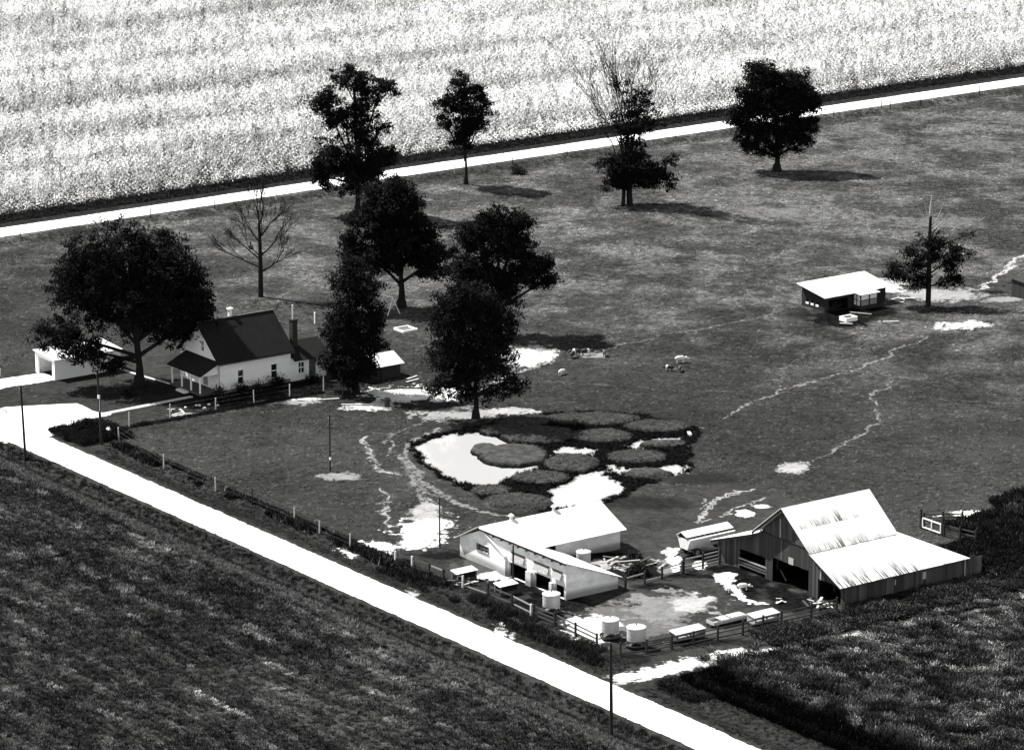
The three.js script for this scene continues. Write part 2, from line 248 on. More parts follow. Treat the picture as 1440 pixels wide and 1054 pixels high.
groundTile('corn_field_ground', 'dark soil under the standing corn', -106, 260, -320, -125.5, 2, 1024, 512, .1);
{ // the plain beyond, out to the horizon
  const rects = [[-3500, 3500, -3500, -320], [-3500, 3500, 116, 3500], [-3500, -106, -320, 116], [260, 3500, -320, -125.5], [190, 3500, -125.5, 57.5], [60, 3500, 57.5, 116], [-106, -34, -125.5, -70]];
  const list = rects.map(([a, b, c, d]) => { const g = new THREE.PlaneGeometry(b - a, d - c).rotateX(-Math.PI / 2); g.translate((a + b) / 2, 0, (c + d) / 2); return boxUV(g, 1 / 40); });
  const m = new THREE.MeshPhysicalMaterial({ specularIntensity: 0, map: tex(512, 512, (i, j) => .024 * (.4 + .6 * wrapN(i / 16, j / 16, 32, 32) + .6 * wrapN(i / 4, j / 4, 128, 128))), roughness: 1 });
  single('plain', list, m, 'flat farmland reaching out to the horizon', null, null, 'structure');
}
// water of the farm pond: silty, glossy, flat
single('pond_water', (() => { const s = shapeOf(HULL.map(([x, z]) => [x * 1.0 + (x - 8) * .06, -(z + (z + 1) * .06)])); return new THREE.ShapeGeometry(s).rotateX(-Math.PI / 2).translate(0, WATER, 0); })(),
  new THREE.MeshPhysicalMaterial({ color: gray(.3), roughness: .05, ior: 1.33, specularIntensity: 1, bumpMap: (() => { const t = grainTex.clone(); t.repeat.set(.08, .08); t.needsUpdate = true; return t; })(), bumpScale: .006 }), 'shallow silty pond reflecting the bright sky', null, null, 'structure');

// ------------------------------------------------------------------ roads, drive and walks
const gravelTex = tex(1024, 1024, (i, j) => { const a = wrapN(i / 8, j / 8, 128, 128), b = wrapN(i / 2, j / 2, 512, 512), c = wrapN(i / 64, j / 64, 16, 16); return .5 + .16 * c + .14 * a + .2 * (b - .5); });
const gravel = (() => { const b = grainTex.clone(); b.needsUpdate = true; return new THREE.MeshStandardMaterial({ map: gravelTex, roughness: 1, bumpMap: b, bumpScale: .02, side: THREE.DoubleSide }); })();
function strip(name, label, pts, half, y, mat, crown = .04, rag = .5) { // ragged-edged strip along points
  const P = []; for (let q = 0; q + 1 < pts.length; q++) { const [ax, az, aw = half] = pts[q], [bx, bz, bw = half] = pts[q + 1], L = Math.hypot(bx - ax, bz - az), n = Math.max(1, Math.round(L / .3)); for (let k = q ? 1 : 0; k <= n; k++) { const t = k / n; P.push([mix(ax, bx, t), mix(az, bz, t), mix(aw, bw, t), (bx - ax) / L, (bz - az) / L]); } }
  const C = 6, pos = [], uv = [], idx = [];
  P.forEach(([x, z, hw, dx, dz], k) => { for (let c = 0; c <= C; c++) { const e = c / C * 2 - 1, side = e < 0 ? 0 : 90; const w = hw + (c === 0 || c === C ? (fbm(x * .45 + side, z * .45, 3) - .5) * rag * 1.2 + (fbm(x * 2.3 + side, z * 2.3, 2) - .5) * rag * 1.1 : 0); const X = x - dz * e * w, Z = z + dx * e * w; const g = Math.abs(e) === 1 ? hgt(X, Z) - .05 : Math.max(hgt(X, Z), -.02) + y + crown * (1 - e * e); pos.push(X, g, Z); uv.push(X / 4, Z / 4); if (k && c) { const a = (k - 1) * (C + 1) + c - 1, b = a + C + 1; idx.push(a, a + 1, b, b, a + 1, b + 1); } } });
  const g = new THREE.BufferGeometry(); g.setAttribute('position', new THREE.Float32BufferAttribute(pos, 3)); g.setAttribute('uv', new THREE.Float32BufferAttribute(uv, 2)); g.setIndex(idx); g.computeVertexNormals();
  return single(name, g, mat, label, null, null, 'structure');
}
strip('gravel_road', 'pale gravel road running past the farm lots', [[-34.1, -320], [-34.1, -80], [-34.1, 400]], 2.5, .03, gravel, .07, .5);
strip('far_road', 'pale gravel road between the pasture and the corn', [[-31, -125.6], [80, -126.1], [320, -124.6]], 2.55, .03, gravel, .06, .3);
strip('driveway', 'wide pale gravel apron in front of the yard', [[-36, -46, 8], [-31.5, -45.2, 8], [-28.5, -46, 6.6], [-26, -46.6, 4.4], [-24, -43.4, 1.6], [-22.2, -42.2, .5]], 3, .05, gravel, .01, .6);
strip('garage_drive', 'white gravel drive leading into the garage', [[-33, -58.5], [-26, -60.4], [-19.5, -60]], 2.1, .06, gravel, .01, .5);
const concrete = (() => M(.62, .9, { id: 'walk', map: gravelTex }))();
strip('front_walk', 'straight white concrete walk to the porch', [[-23.4, -42.9], [-11.4, -43.4]], .42, .05, concrete, .005, .06);
strip('side_path', 'narrow pale path between garage and porch', [[-11.6, -57.6], [-11.1, -53.4], [-10.4, -49]], .22, .04, concrete, .005, .08);

// ------------------------------------------------------------------ ground vegetation nobody could count
camera.updateMatrixWorld(); camera.updateProjectionMatrix();
const VP = new THREE.Matrix4().multiplyMatrices(camera.projectionMatrix, camera.matrixWorldInverse);
const tmpV = new THREE.Vector3();
function seen(x, z, m = 1.3) { tmpV.set(x, 0, z).applyMatrix4(VP); return Math.abs(tmpV.x) < m && Math.abs(tmpV.y) < m + .03; } // skip plants far outside the photographed ground
function bladeGeo(n, seed, spread, lean, w, leafy) {
  const r = rng(seed), pos = [];
  for (let i = 0; i < n; i++) {
    const a = r() * 6.283, d = Math.sqrt(r()) * spread, x = Math.cos(a) * d, z = Math.sin(a) * d, b = r() * 6.283, l = lean * (.4 + r()), h = .55 + .45 * r(), cx = Math.cos(b + 1.57) * w, cz = Math.sin(b + 1.57) * w;
    const tx = x + Math.cos(b) * l, tz = z + Math.sin(b) * l;
    if (leafy) { const mx = mix(x, tx, .6), mz = mix(z, tz, .6), y0 = h * (.1 + .5 * r()), my = mix(y0, h, .7); pos.push(x, y0, z, mx + cx, my, mz + cz, tx, h * .95, tz, x, y0, z, tx, h * .95, tz, mx - cx, my, mz - cz); }
    else pos.push(x - cx, 0, z - cz, x + cx, 0, z + cz, tx, h, tz);
  }
  const g = new THREE.BufferGeometry(); g.setAttribute('position', new THREE.Float32BufferAttribute(pos, 3)); g.computeVertexNormals(); return g;
}
function scatter(name, label, category, geo, mat, list) { // list of [x, z, size, height, albedo]
  const m = shadows(new THREE.InstancedMesh(geo, mat, list.length)), M4 = new THREE.Matrix4(), q = new THREE.Quaternion(), up = new THREE.Vector3(0, 1, 0), r = rng(list.length), col = new THREE.Color();
  list.forEach(([x, z, s, h, a], i) => { q.setFromAxisAngle(up, r() * 6.283); M4.compose(new THREE.Vector3(x, hgt(x, z) - .02, z), q, new THREE.Vector3(s, h, s)); m.setMatrixAt(i, M4); col.setRGB(a, a, a); m.setColorAt(i, col); });
  m.name = numbered(name); scene.add(m); console.log(name, list.length); return tag(m, label, category, null, 'stuff');
}
const leafMat = new THREE.MeshPhysicalMaterial({ color: 0xffffff, roughness: .95, specularIntensity: .04, side: THREE.DoubleSide });
{ // corn: rows run along x
  const r = rng(4), pos = [];
  const leaf = (y0, b, len, rise, w) => { const c = Math.cos(b), s = Math.sin(b), px = -s * w, pz = c * w, m = [c * len * .5, y0 + rise, s * len * .5], e = [c * len, y0 + rise * .35, s * len]; pos.push(0, y0, 0, m[0] + px, m[1], m[2] + pz, m[0] - px, m[1], m[2] - pz, m[0] + px, m[1], m[2] + pz, e[0], e[1], e[2], m[0] - px, m[1], m[2] - pz); };
  for (let k = 0; k < 9; k++) leaf(.35 + k * .19, k * 2.6 + r() * .8, .5 + .25 * r(), .22 + .15 * r(), .06 + .02 * r());
  for (let k = 0; k < 3; k++) { const b = k * 2.1; pos.push(0, 1.95, 0, Math.cos(b) * .12 + .03, 2.45, Math.sin(b) * .12, Math.cos(b) * .12 - .03, 2.45, Math.sin(b) * .12 + .03); }
  pos.push(-.03, 0, 0, .03, 0, 0, 0, 2.1, 0, 0, 0, -.03, 0, 0, .03, 0, 2.1, 0);
  const g = new THREE.BufferGeometry(); g.setAttribute('position', new THREE.Float32BufferAttribute(pos, 3)); g.computeVertexNormals();
  const list = [], q = rng(11);
  for (let z = -134.2; z > -300; z -= .92) {
    const pass = .5 + .5 * Math.sin(z * .55 + 2 * noise(z * .13, 3)) ;
    for (let x = -20; x < 262; x += .44) {
      const xx = x + (q() - .5) * .3, zz = z + (q() - .5) * .25; const k = q(), t = q(); if (!seen(xx, zz, 1.22)) continue;
      const patch = fbm(xx * .05 + 4, zz * .11, 3), streak = noise(xx * .016 + 9, zz * .24 + 1);
      const tone = sst(.3, .68, .34 * patch + .5 * streak + .16 * pass);
      if (k < .10 + .3 * (1 - tone)) continue;
      const a = (.48 + .42 * tone) * (.5 + .8 * t);
      const dk = q(); list.push([xx, zz, 1 + .35 * q(), (.82 + .3 * q()) * mix(.62, 1, sst(-134, -137.5, zz + 1.6 * noise(xx * .3, 2))), Math.min(.85, dk < .2 ? a * .2 : a)]);
    }
  }
  scatter('corn_crop', 'pale ripening corn standing in long rows beyond the far road', 'crop', g, leafMat, list);
}
{ // verge weeds along both roads, the far one in front of the corn
  const g = bladeGeo(12, 21, .22, .22, .03), r = rng(31), list = [];
  for (let i = 0; i < 15000; i++) { const x = 10 + r() * 195, z = -133.8 + r() * 4.4; if (seen(x, z)) list.push([x, z, .9 + r() * .6, .15 + .75 * r() * r() * sst(-130.5, -133.5, z), .01 + .05 * r() * r()]); }
  for (let i = 0; i < 7000; i++) { const x = r() * 195, z = -122.6 + r() * 4.2; if (seen(x, z)) list.push([x, z, .7, .05 + .13 * r(), .012 + .03 * r()]); }
  for (let i = 0; i < 17000; i++) { const left = r() < .5, z = -42 + r() * 140, x = left ? -41.9 + r() * 5 : -31.4 + r() * 5; if (!seen(x, z)) continue; if (!left && (z < -31 || (z > 56 && z < 61) || (z > 12.3 && z < 15 && x > -29))) continue; const n = fbm(x * .7, z * .7, 2); const ridge = left && x < -40.2; list.push([x, z, .7 + .6 * r(), (left ? .08 + .34 * r() : .05 + .2 * r()) * (.5 + n), (ridge ? .085 : left ? .018 : .022) * (.4 + 2.2 * r() * n)]); }
  for (let i = 0; i < 6000; i++) { const z = -32 + r() * 52, x = -27.7 + (r() + r() - 1) * .75; const n = fbm(x * .5 + 3, z * .25, 2); if (seen(x, z) && n > .38) list.push([x, z, 1 + r(), .3 + .7 * r() * n, r() < .3 * n ? .07 + .1 * r() : .006 + .012 * r()]); }
  for (let i = 0; i < 2600; i++) { const z = 19 + r() * 34, x = -28.4 + (r() + r() - 1) * 1.7; const n = fbm(x * .6 + 9, z * .3, 2); if (n > .36) list.push([x, z, 1 + r(), .3 + .8 * r() * n, .012 + .03 * r() * r()]); }
  for (let i = 0; i < 1700; i++) { const x = -27 + r() * 28, z = -36.6 + (r() + r() - 1) * .5; const n = noise(x * .6, 7); list.push([x, z, 1, .2 + .45 * r() * n, .01 + .02 * r()]); }
  for (let i = 0; i < 9000; i++) { const x = -36 + r() * 10, z = -53 + r() * 20; if (fbm(x * .55 + 2, z * .35, 3) > .66) list.push([x, z, .5, .08 + .06 * r(), .03 + .05 * r()]); }
  scatter('roadside_grass', 'rough dark grass along the road verges and fence lines', 'grass', g, leafMat, list);
}
{ // sown field in the near corner: rows with the road
  const g = bladeGeo(18, 22, .3, .26, .045, true), r = rng(32), list = [];
  for (let x = -42.4; x > -100; x -= .76) { const tone0 = Math.pow(.5 + .5 * Math.cos(x * 2 * Math.PI / 3.1), 2); for (let z = -45; z < 115; z += .24) { if (!seen(x, z)) continue; const xx = x + (r() - .5) * .34, zz = z + (r() - .5) * .28, n = fbm(xx * .12, zz * .05 + 4, 3), k = r(); if (k > .55 + .6 * n) continue; const m = fbm(xx * .9, zz * .35, 2), tone = tone0 * sst(.3, .7, noise(x * .7 + 3, zz * .09)) * 1.5; list.push([xx, zz, .75 + .7 * r(), (.22 + .38 * r()) * (.6 + n), (.014 + .32 * Math.pow(m, 2.3) * (.26 + tone * .7) * (.3 + 1.1 * r()) * (.4 + 1.2 * fbm(xx * .06 + 8, zz * .04, 2)))]); } }
  scatter('field_crop', 'low leafy crop sown in rows beside the gravel road', 'crop', g, leafMat, list);
}
{ // tall weeds beyond the lane and round the wooden barn
  const g = bladeGeo(34, 23, .42, .3, .042, true), r = rng(33), list = [];
  const add = (x, z, h, a) => { if (seen(x, z)) list.push([x, z, .75 + .8 * r(), h, a]); };
  for (let i = 0; i < 34000; i++) { const x = -24 + r() * 78, z = 60.6 + r() * 54; const n = fbm(x * .17, z * .17 + 6, 3), m = fbm(x * .8, z * .8, 2), track = Math.exp(-(((z - 61.4 - .1 * (x + 2)) / 1.2) ** 2)) * sst(18, 8, x); if (track > .25 + .5 * m || x < -23.4 + 1.2 * n) continue; const far = sst(0, 16, x - (z - 66) * .35); add(x, z, mix((.25 + 1.35 * n * r()) * (1 + .5 * sst(-14, -22, x)), .15 + .45 * r(), far * .8), .015 + .8 * Math.pow(m, 3) * (.12 + 1.3 * r() * r())); }
  for (let i = 0; i < 5200; i++) { const x = -14 + r() * 46, z = 55 + r() * 4.6; const n = fbm(x * .3, z * .3 + 16, 3); if (x < -2 && z < 55.6) continue; add(x, z, (.2 + 1.0 * n * r()), .012 + .4 * Math.pow(n, 2.4) * r() * r()); }
  for (let i = 0; i < 9500; i++) { const x = 15.5 + r() * 32, z = 38 + r() * 18; const n = fbm(x * .3, z * .3 + 26, 3); if (z < 40.6 + 1.2 * n && x < 31 && x > 21) continue; if (x < 22 && z < 46) continue; add(x, z, .4 + 1.5 * n * r(), .009 + .16 * n * n * r() * r()); }
  for (let i = 0; i < 2600; i++) { const x = -26.6 + r() * 3.4, z = 62 + r() * 50; add(x, z, .35 + .8 * r(), .004 + .01 * r() * r()); }
  for (let i = 0; i < 900; i++) { const x = -28.5 + r() * 7, z = 61 + r() * 5; const n = noise(x * .5, z * .5); add(x, z, .2 + .6 * n * r(), .01 + .03 * r() * n); }
  for (let i = 0; i < 1500; i++) { const x = -22 + r() * 34, z = 59.6 + .1 * (x + 2) * sst(-12, -2, x) + (r() + r() - 1) * 3.2; const n = fbm(x * .4, z * .4, 2); if (n > .42 && Math.abs(z - 59.6 - .1 * (x + 2) * sst(-12, -2, x)) > 1.0) add(x, z, .2 + .45 * r(), .03 + .16 * r() * n); }
  for (let i = 0; i < 500; i++) add(-31 + r() * 6, -39.5 + r() * 6 , .3 + .7 * r(), .009 + .02 * r());
  scatter('tall_weeds', 'tall tangled weeds past the lane and beside the wooden barn', 'weeds', g, leafMat, list);
}
{ // pasture tufts and sedge round the hummocks
  const g = bladeGeo(9, 24, .2, .2, .03), r = rng(34), list = [];
  for (let i = 0; i < 210000 && list.length < 70000; i++) { const x = -26 + r() * 212, z = -118 + r() * 172; if (!seen(x, z, 1.12)) continue; if (x < 16 && z > 17) continue; if (x < 14 && x > -24 && z < -38 && z > -66) continue; const [b] = pond(x, z); if (b > 0 || inPatch(MUD_SHADE, x, z, .95) || inPatch(PATCH, x, z, .7)) continue; const n = fbm(x * .35, z * .35, 2), a = grassAlb(x, z); if (r() > n * 1.5) continue; list.push([x, z, .7 + .9 * r(), .05 + .13 * r(), a * (1.3 + 2.4 * r())]); }
  for (let i = 0; i < 26000; i++) { const x = -10 + r() * 38, z = -18 + r() * 36; const [b, I, w] = pond(x, z); if (b < .3 || w > .45) continue; const h = hgt(x, z); if (h < WATER - .04) continue; const rim = I < .55; list.push([x, z, .8 + .6 * r(), rim ? .15 + .25 * r() : .06 + .1 * r(), rim ? .004 + .008 * r() : .025 + .05 * r()]); }
  scatter('pasture_grass', 'short grazed grass tufts over the pasture and pond hummocks', 'grass', g, leafMat, list);
}

{ // planted bed between the house wall and the yard fence
  const g = bladeGeo(24, 25, .3, .2, .05, true), r = rng(36), list = [];
  for (let i = 0; i < 900; i++) { const x = -11 + r() * 14.5, z = -41.6 + r() * 3.8; list.push([x, z, .7 + .6 * r(), .12 + .2 * r() * r(), .005 + .012 * r()]); }
  scatter('garden_plants', 'low dark garden plants in the bed along the farmhouse wall', 'plants', g, leafMat, list);
}
// ------------------------------------------------------------------ trees
const barkTex = tex(128, 256, (i, j) => .5 + .5 * wrapN(i / 6, j / 40, 128 / 6, 256 / 40));
const bark = M(.02, .95, { id: 'bark', map: barkTex }), paleBark = M(.42, .9, { id: 'pale', map: barkTex });
const foliage = [.016, .021, .027].map(a => new THREE.MeshPhysicalMaterial({ color: 0xffffff, vertexColors: true, roughness: .95, specularIntensity: .06, side: THREE.DoubleSide, name: 'foliage' + a }));
function limbGeo(pts, r0, r1, n = 6) { // tapered tube through points
  const c = new THREE.CatmullRomCurve3(pts.map(p => new THREE.Vector3(...p))), S = Math.max(3, pts.length * 2), fr = c.computeFrenetFrames(S), pos = [], uv = [], idx = [];
  for (let k = 0; k <= S; k++) { const p = c.getPoint(k / S), r = mix(r0, r1, k / S); for (let i = 0; i <= n; i++) { const a = i / n * 6.2832, x = Math.cos(a) * r, y = Math.sin(a) * r; const N = fr.normals[k], B = fr.binormals[k]; pos.push(p.x + N.x * x + B.x * y, p.y + N.y * x + B.y * y, p.z + N.z * x + B.z * y); uv.push(i / n * 2, k / S * 3); if (k && i) { const a0 = (k - 1) * (n + 1) + i - 1, b0 = a0 + n + 1; idx.push(a0, b0, a0 + 1, b0, b0 + 1, a0 + 1); } } }
  const g = new THREE.BufferGeometry(); g.setAttribute('position', new THREE.Float32BufferAttribute(pos, 3)); g.setAttribute('uv', new THREE.Float32BufferAttribute(uv, 2)); g.setIndex(idx); g.computeVertexNormals(); return g;
}
// a crown is a list of lobes [right, up, away, r right, r up, r away, density] in metres about the trunk foot
function crownGeo(lobes, r, alb, leaf, per = 26) {
  const pos = [], col = [];
  for (const [X, Y, D, rx, ry, rd, den = 1] of lobes) {
    const area = 4 * Math.PI * Math.pow((Math.pow(rx * ry, 1.6) + Math.pow(rx * rd, 1.6) + Math.pow(ry * rd, 1.6)) / 3, 1 / 1.6);
    const clumps = Math.round(area * 2.1 * den);
    const nsub = Math.max(4, Math.round(area / 5)), subs = [];
    for (let k = 0; k < nsub; k++) { const th = r() * 6.2832, cz = 2 * r() - 1, s = Math.sqrt(1 - cz * cz), q = .45 + .6 * r(); subs.push([s * Math.cos(th) * q, cz * q, s * Math.sin(th) * q, .2 + .3 * r()]); }
    for (let k = 0; k < clumps; k++) {
      const th = r() * 6.2832, cz = 2 * r() - 1, s = Math.sqrt(1 - cz * cz), core = r() < .34, S = core ? [0, 0, 0, .8] : subs[Math.floor(r() * nsub)], rad = Math.pow(r(), .42) * S[3] * (.85 + .35 * r());
      const lx = X + (S[0] + s * Math.cos(th) * rad) * rx, ly = Y + (S[1] + cz * rad) * ry, lz = D + (S[2] + s * Math.sin(th) * rad) * rd, cr = .35 + .5 * r(), tone = alb * (.55 + .9 * r());
      for (let i = 0; i < per; i++) {
        const ox = lx + (r() + r() - 1) * cr * 1.25, oy = ly + (r() + r() - 1) * cr * .8, oz = lz + (r() + r() - 1) * cr * 1.25;
        const a = r() * 6.2832, e = (r() - .5) * 2.2, b = r() * 6.2832, L = leaf * (.6 + .8 * r()), wd = L * .42;
        const d0 = Math.cos(a) * Math.cos(e), d1 = Math.sin(e), d2 = Math.sin(a) * Math.cos(e);
        let p0 = -d2, p1 = Math.sin(b) * .9, p2 = d0; const pl = Math.hypot(p0, p1, p2) || 1; p0 *= wd / pl; p1 *= wd / pl; p2 *= wd / pl;
        const w = (x, y, z) => { pos.push(x * RX + z * RZ, y, x * RZ - z * RX); };
        const A = [ox - d0 * L, oy - d1 * L, oz - d2 * L], B = [ox + d0 * L, oy + d1 * L, oz + d2 * L], P = [ox + p0, oy + p1 - .1 * L, oz + p2], Q = [ox - p0, oy - p1 - .1 * L, oz - p2];
        w(...A); w(...P); w(...B); w(...A); w(...B); w(...Q);
        const t = tone * (.75 + .5 * r()); for (let q = 0; q < 6; q++) col.push(t, t, t);
      }
    }
  }
  const g = new THREE.BufferGeometry(); g.setAttribute('position', new THREE.Float32BufferAttribute(pos, 3)); g.setAttribute('color', new THREE.Float32BufferAttribute(col, 3)); g.computeVertexNormals(); return g;
}
const toW = (x, y, z) => [x * RX + z * RZ, y, x * RZ - z * RX];
function limbsTo(lobes, r, r0, fork, top) { // trunk up to the fork, then limbs into every lobe with side twigs
  const out = [limbGeo([toW(0, -.3, 0), toW(.05, fork * .5, .05), toW(0, fork, 0), toW(...top)], r0, r0 * .3, 9), limbGeo([toW(0, -.3, 0), toW(0, .5, 0), toW(0, 1.0, 0)], r0 * 1.5, r0 * .95, 9)];
  for (const [X, Y, D, rx, ry, rd] of lobes) {
    const s = Math.min(Math.max(fork, Y * .55), top[1] * .8) * (.75 + .25 * r()), bx = top[0] * s / top[1];
    out.push(limbGeo([toW(bx, s, 0), toW(X * .45 + bx * .4, s + (Y - s) * .35 + .3, D * .45), toW(X, Y, D), toW(X + rx * .5 * Math.sign(X || 1), Y + ry * .5, D)], r0 * .42, .04, 6));
    for (let k = 0; k < 5; k++) { const a = r() * 6.28, e = r() - .2; out.push(limbGeo([toW(X * .75, s + (Y - s) * .7, D * .75), toW(X + Math.cos(a) * rx * .5, Y + e * ry * .4, D + Math.sin(a) * rd * .5), toW(X + Math.cos(a) * rx * .95, Y + e * ry * .9, D + Math.sin(a) * rd * .95)], r0 * .16, .02, 4)); }
  }
  return out;
}
function tree(name, label, x, z, spec) {
  const r = rng(spec.seed), t = thing(name, label, 'tree', [x, hgt(x, z), z]);
  part(t, 'trunk', limbsTo(spec.lobes, r, spec.r, spec.fork, spec.top), bark);
  part(t, 'crown', crownGeo(spec.lobes, r, spec.alb || .009, (spec.leaf || .3) * .7, spec.per || 26), foliage[0]);
  return t;
}
function bareBranches(r, base, dir, len, rad, depth, out, spread = .6, up = .25) {
  const d = dir.clone().normalize(), mid = base.clone().addScaledVector(d, len * .5).add(new THREE.Vector3((r() - .5) * len * .15, (r() - .3) * len * .12, (r() - .5) * len * .15)), end = base.clone().addScaledVector(d, len).add(new THREE.Vector3(0, len * .06, 0));
  out.push(limbGeo([base.toArray(), mid.toArray(), end.toArray()], Math.max(.02, rad), Math.max(.016, rad * .6), depth > 2 ? 6 : 4)); if (depth <= 0) return;
  const n = depth > 1 ? 3 : 2 + (r() < .6 ? 1 : 0);
  for (let k = 0; k < n; k++) { const nd = d.clone().add(new THREE.Vector3((r() - .5) * 2 * spread, (r() - .5) * spread + up, (r() - .5) * 2 * spread)); const at = k === 0 ? end : base.clone().lerp(end, .45 + .5 * r()); bareBranches(r, at, nd, len * (.62 + .22 * r()), rad * (k === 0 ? .62 : .45), depth - 1, out, spread, up); }
}
tree('oak_tree', 'broad dark spreading tree shading the garage and the porch lawn', -13.3, -51.2, { seed: 1, r: .55, fork: 3.2, top: [-.8, 14, 0], leaf: .3, alb: .009,
  lobes: [[-1.5,13.8,0,5,4.2,5],[-6,11.8,.5,3.8,3.8,4],[3,13.2,0,3.6,3.6,4],[5.6,10,0,2.9,3.8,3.6],[1.5,9.5,-1.5,4,3.2,4],[-4,9,1,4,3,4],[-8.4,6,-.8,2.9,1.9,3,.7],[-5.8,4.6,-2.6,2.8,1.7,2.2,.75],[4.4,6.6,0,3,2.6,3],[-1,6.8,3,3,2.4,3,.5],[6.4,7.6,1,2,2.2,2],[-3.4,3.1,-2.8,2.0,1.3,1.8,.6]] });
{ // leafless tree behind the house
  const t = thing('bare_tree', 'leafless dead tree with thin spreading branches behind the farmhouse', 'tree', [19.2, hgt(19.2, -77.4), -77.4]), r = rng(5), out = [];
  out.push(limbGeo([[0, -.3, 0], [.05, 3, 0], [0, 6.2, .05], [-.05, 9, 0]], .34, .16, 9));
  const arms = [[-4.6,5.2,3.6,.12],[4,5.5,3.0,.12],[-3.2,7.4,4.6,.1],[3.4,8,5,.12],[-2.4,9.8,6.6,.1],[2.6,10.6,7.2,.1],[-.6,12.4,8.6,.12],[1.0,12.6,8.8,.1],[-1,6,5,.08],[.5,9.5,6,.08]];
  for (const [X, Y, s, w] of arms) { const D = (r() - .5) * 5; const a = new THREE.Vector3(0, s, 0), b = new THREE.Vector3(...toW(X, Y, D)); const d = b.clone().sub(a); const L = d.length() * .52; bareBranches(r, a, d, L, w, 4, out, .5, .16); }
  part(t, 'trunk', out, bark);
}
tree('tall_tree', 'tall ragged two tiered tree reaching against the corn', 53.9, -108.3, { seed: 3, r: .42, fork: 4, top: [-.2, 16.5, 0], leaf: .3,
  lobes: [[-.6,17.6,0,2.6,2.2,2.6,.75],[-4,14.6,0,2.6,1.7,2.4,.8],[3.4,16.6,0,2.4,1.2,2,.7],[1,14.4,0,2.4,2,2.2,.9],[-1.8,12.4,0,2.6,1.6,2.2,.8],[.6,10.6,0,1.8,1.6,1.8,.9],[3.2,11.4,0,1.6,1,1.4,.4],[-2.6,7.4,0,3,2.6,2.8],[2,7,0,2.8,2.6,2.8,.9],[-4.6,5,0,1.8,1.8,1.8,.7],[0,4.4,0,3.2,2.2,2.6],[4.2,8.2,0,1.4,1.1,1.2,.5]] });
tree('dense_tree', 'dense dark tree on the back lawn beside the swing frame', 29.8, -63.2, { seed: 4, r: .5, fork: 3.4, top: [-1.2, 13, 0], leaf: .3,
  lobes: [[-1.6,13.4,0,3.2,2.8,3.2],[.8,12,0,2.6,2.4,3],[-3.6,10.6,0,2.8,2.4,3],[-1,9,-1,3.8,2.8,3.4],[2,8.6,0,2.6,2.8,3],[-5.6,7.6,0,2.2,1.8,2.2,.8],[-3,5.6,0,3.2,2,2.8],[3.6,5.6,0,2.4,2.6,2.6,.9],[.4,5.8,1,2.4,1.6,2.2,.7]] });
tree('slender_tree', 'slender upright tree with a clear trunk near the far road', 75.7, -114.7, { seed: 6, r: .28, fork: 3.2, top: [-.6, 13.5, 0], leaf: .26,
  lobes: [[-.8,13.4,0,2,1.7,2],[.9,12,0,2,1.5,1.8],[-2.2,10.6,0,2,1.6,2],[.6,9.8,0,2.8,1.8,2.4],[-3,8.6,0,1.8,.9,1.6,.8],[1.8,8.2,0,1.6,1.1,1.6,.8],[-.4,7.6,0,2.4,1.5,2],[-.3,5.6,0,1.6,1.3,1.5],[2.6,11,0,1.1,.8,1,.7]] });
tree('layered_tree', 'dark tree with layered right hand boughs beyond the pond tree', 31.4, -46, { seed: 7, r: .45, fork: 3.2, top: [.2, 13, 0], leaf: .3,
  lobes: [[.2,12.8,0,2.8,2.2,2.6],[2.4,13.6,0,1.6,1.6,1.6,.8],[-2.4,11.4,0,2.4,2,2.4],[1.8,10.4,0,3,2,2.8],[4.2,8.2,0,2.8,1.5,2.4],[5.6,6.6,0,1.9,1,1.8,.8],[-1.6,8.4,0,3,2.4,2.8],[2,6.6,0,3,2,2.6],[-4.4,7.4,0,2,1.6,2,.8],[0,4.6,0,2.6,1.5,2.4,.7],[-3,5.4,0,2,1.6,2,.7]] });
tree('pond_tree', 'dark tree standing at the pond edge by the bare yard', 8.4, -18.1, { seed: 8, r: .36, fork: 3, top: [-.4, 13, 0], leaf: .28,
  lobes: [[-.5,13.2,0,3.2,2.4,3],[-2.6,10.6,0,2.8,2.6,2.8],[1.8,10.6,0,2.6,2.4,2.6],[-.6,8,-1,3.6,2.6,3],[2.8,7.4,0,2.2,1.8,2.2,.8],[-3.2,6.6,0,2.4,2,2.4],[0,5,0,3.2,1.7,2.8],[-3.6,3.6,0,1.9,1.3,1.8,.6],[3.4,4.2,0,2,1.4,1.8,.55],[-1.2,2.7,-.6,1.8,.9,1.6,.45],[2,2.5,.2,1.6,.8,1.5,.4],[4.6,3.2,0,1,.7,1,.4]] });
tree('cedar_tree', 'dense dark tree crowding the back door of the farmhouse', 3.9, -34.2, { seed: 9, r: .34, fork: 1.6, top: [.1, 13, 0], leaf: .26,
  lobes: [[.2,14,0,1.9,2.2,1.9,.8],[-1,11.8,0,2.2,2,2.2,.8],[1.2,11.2,0,2,2,2,.8],[.2,9,0,3,2.2,2.8],[-1.8,7.2,0,2.2,2,2.2],[1.8,7.2,0,1.9,1.8,2.2],[-.5,5.2,-.4,3,2,3],[-2,3.4,0,2,1.7,2.2],[1,3.0,0,1.9,1.6,2.2],[-.6,2,0,2.2,1.4,2.2,.9],[2.6,5.4,-1,1.2,.8,1.2,.6]] });
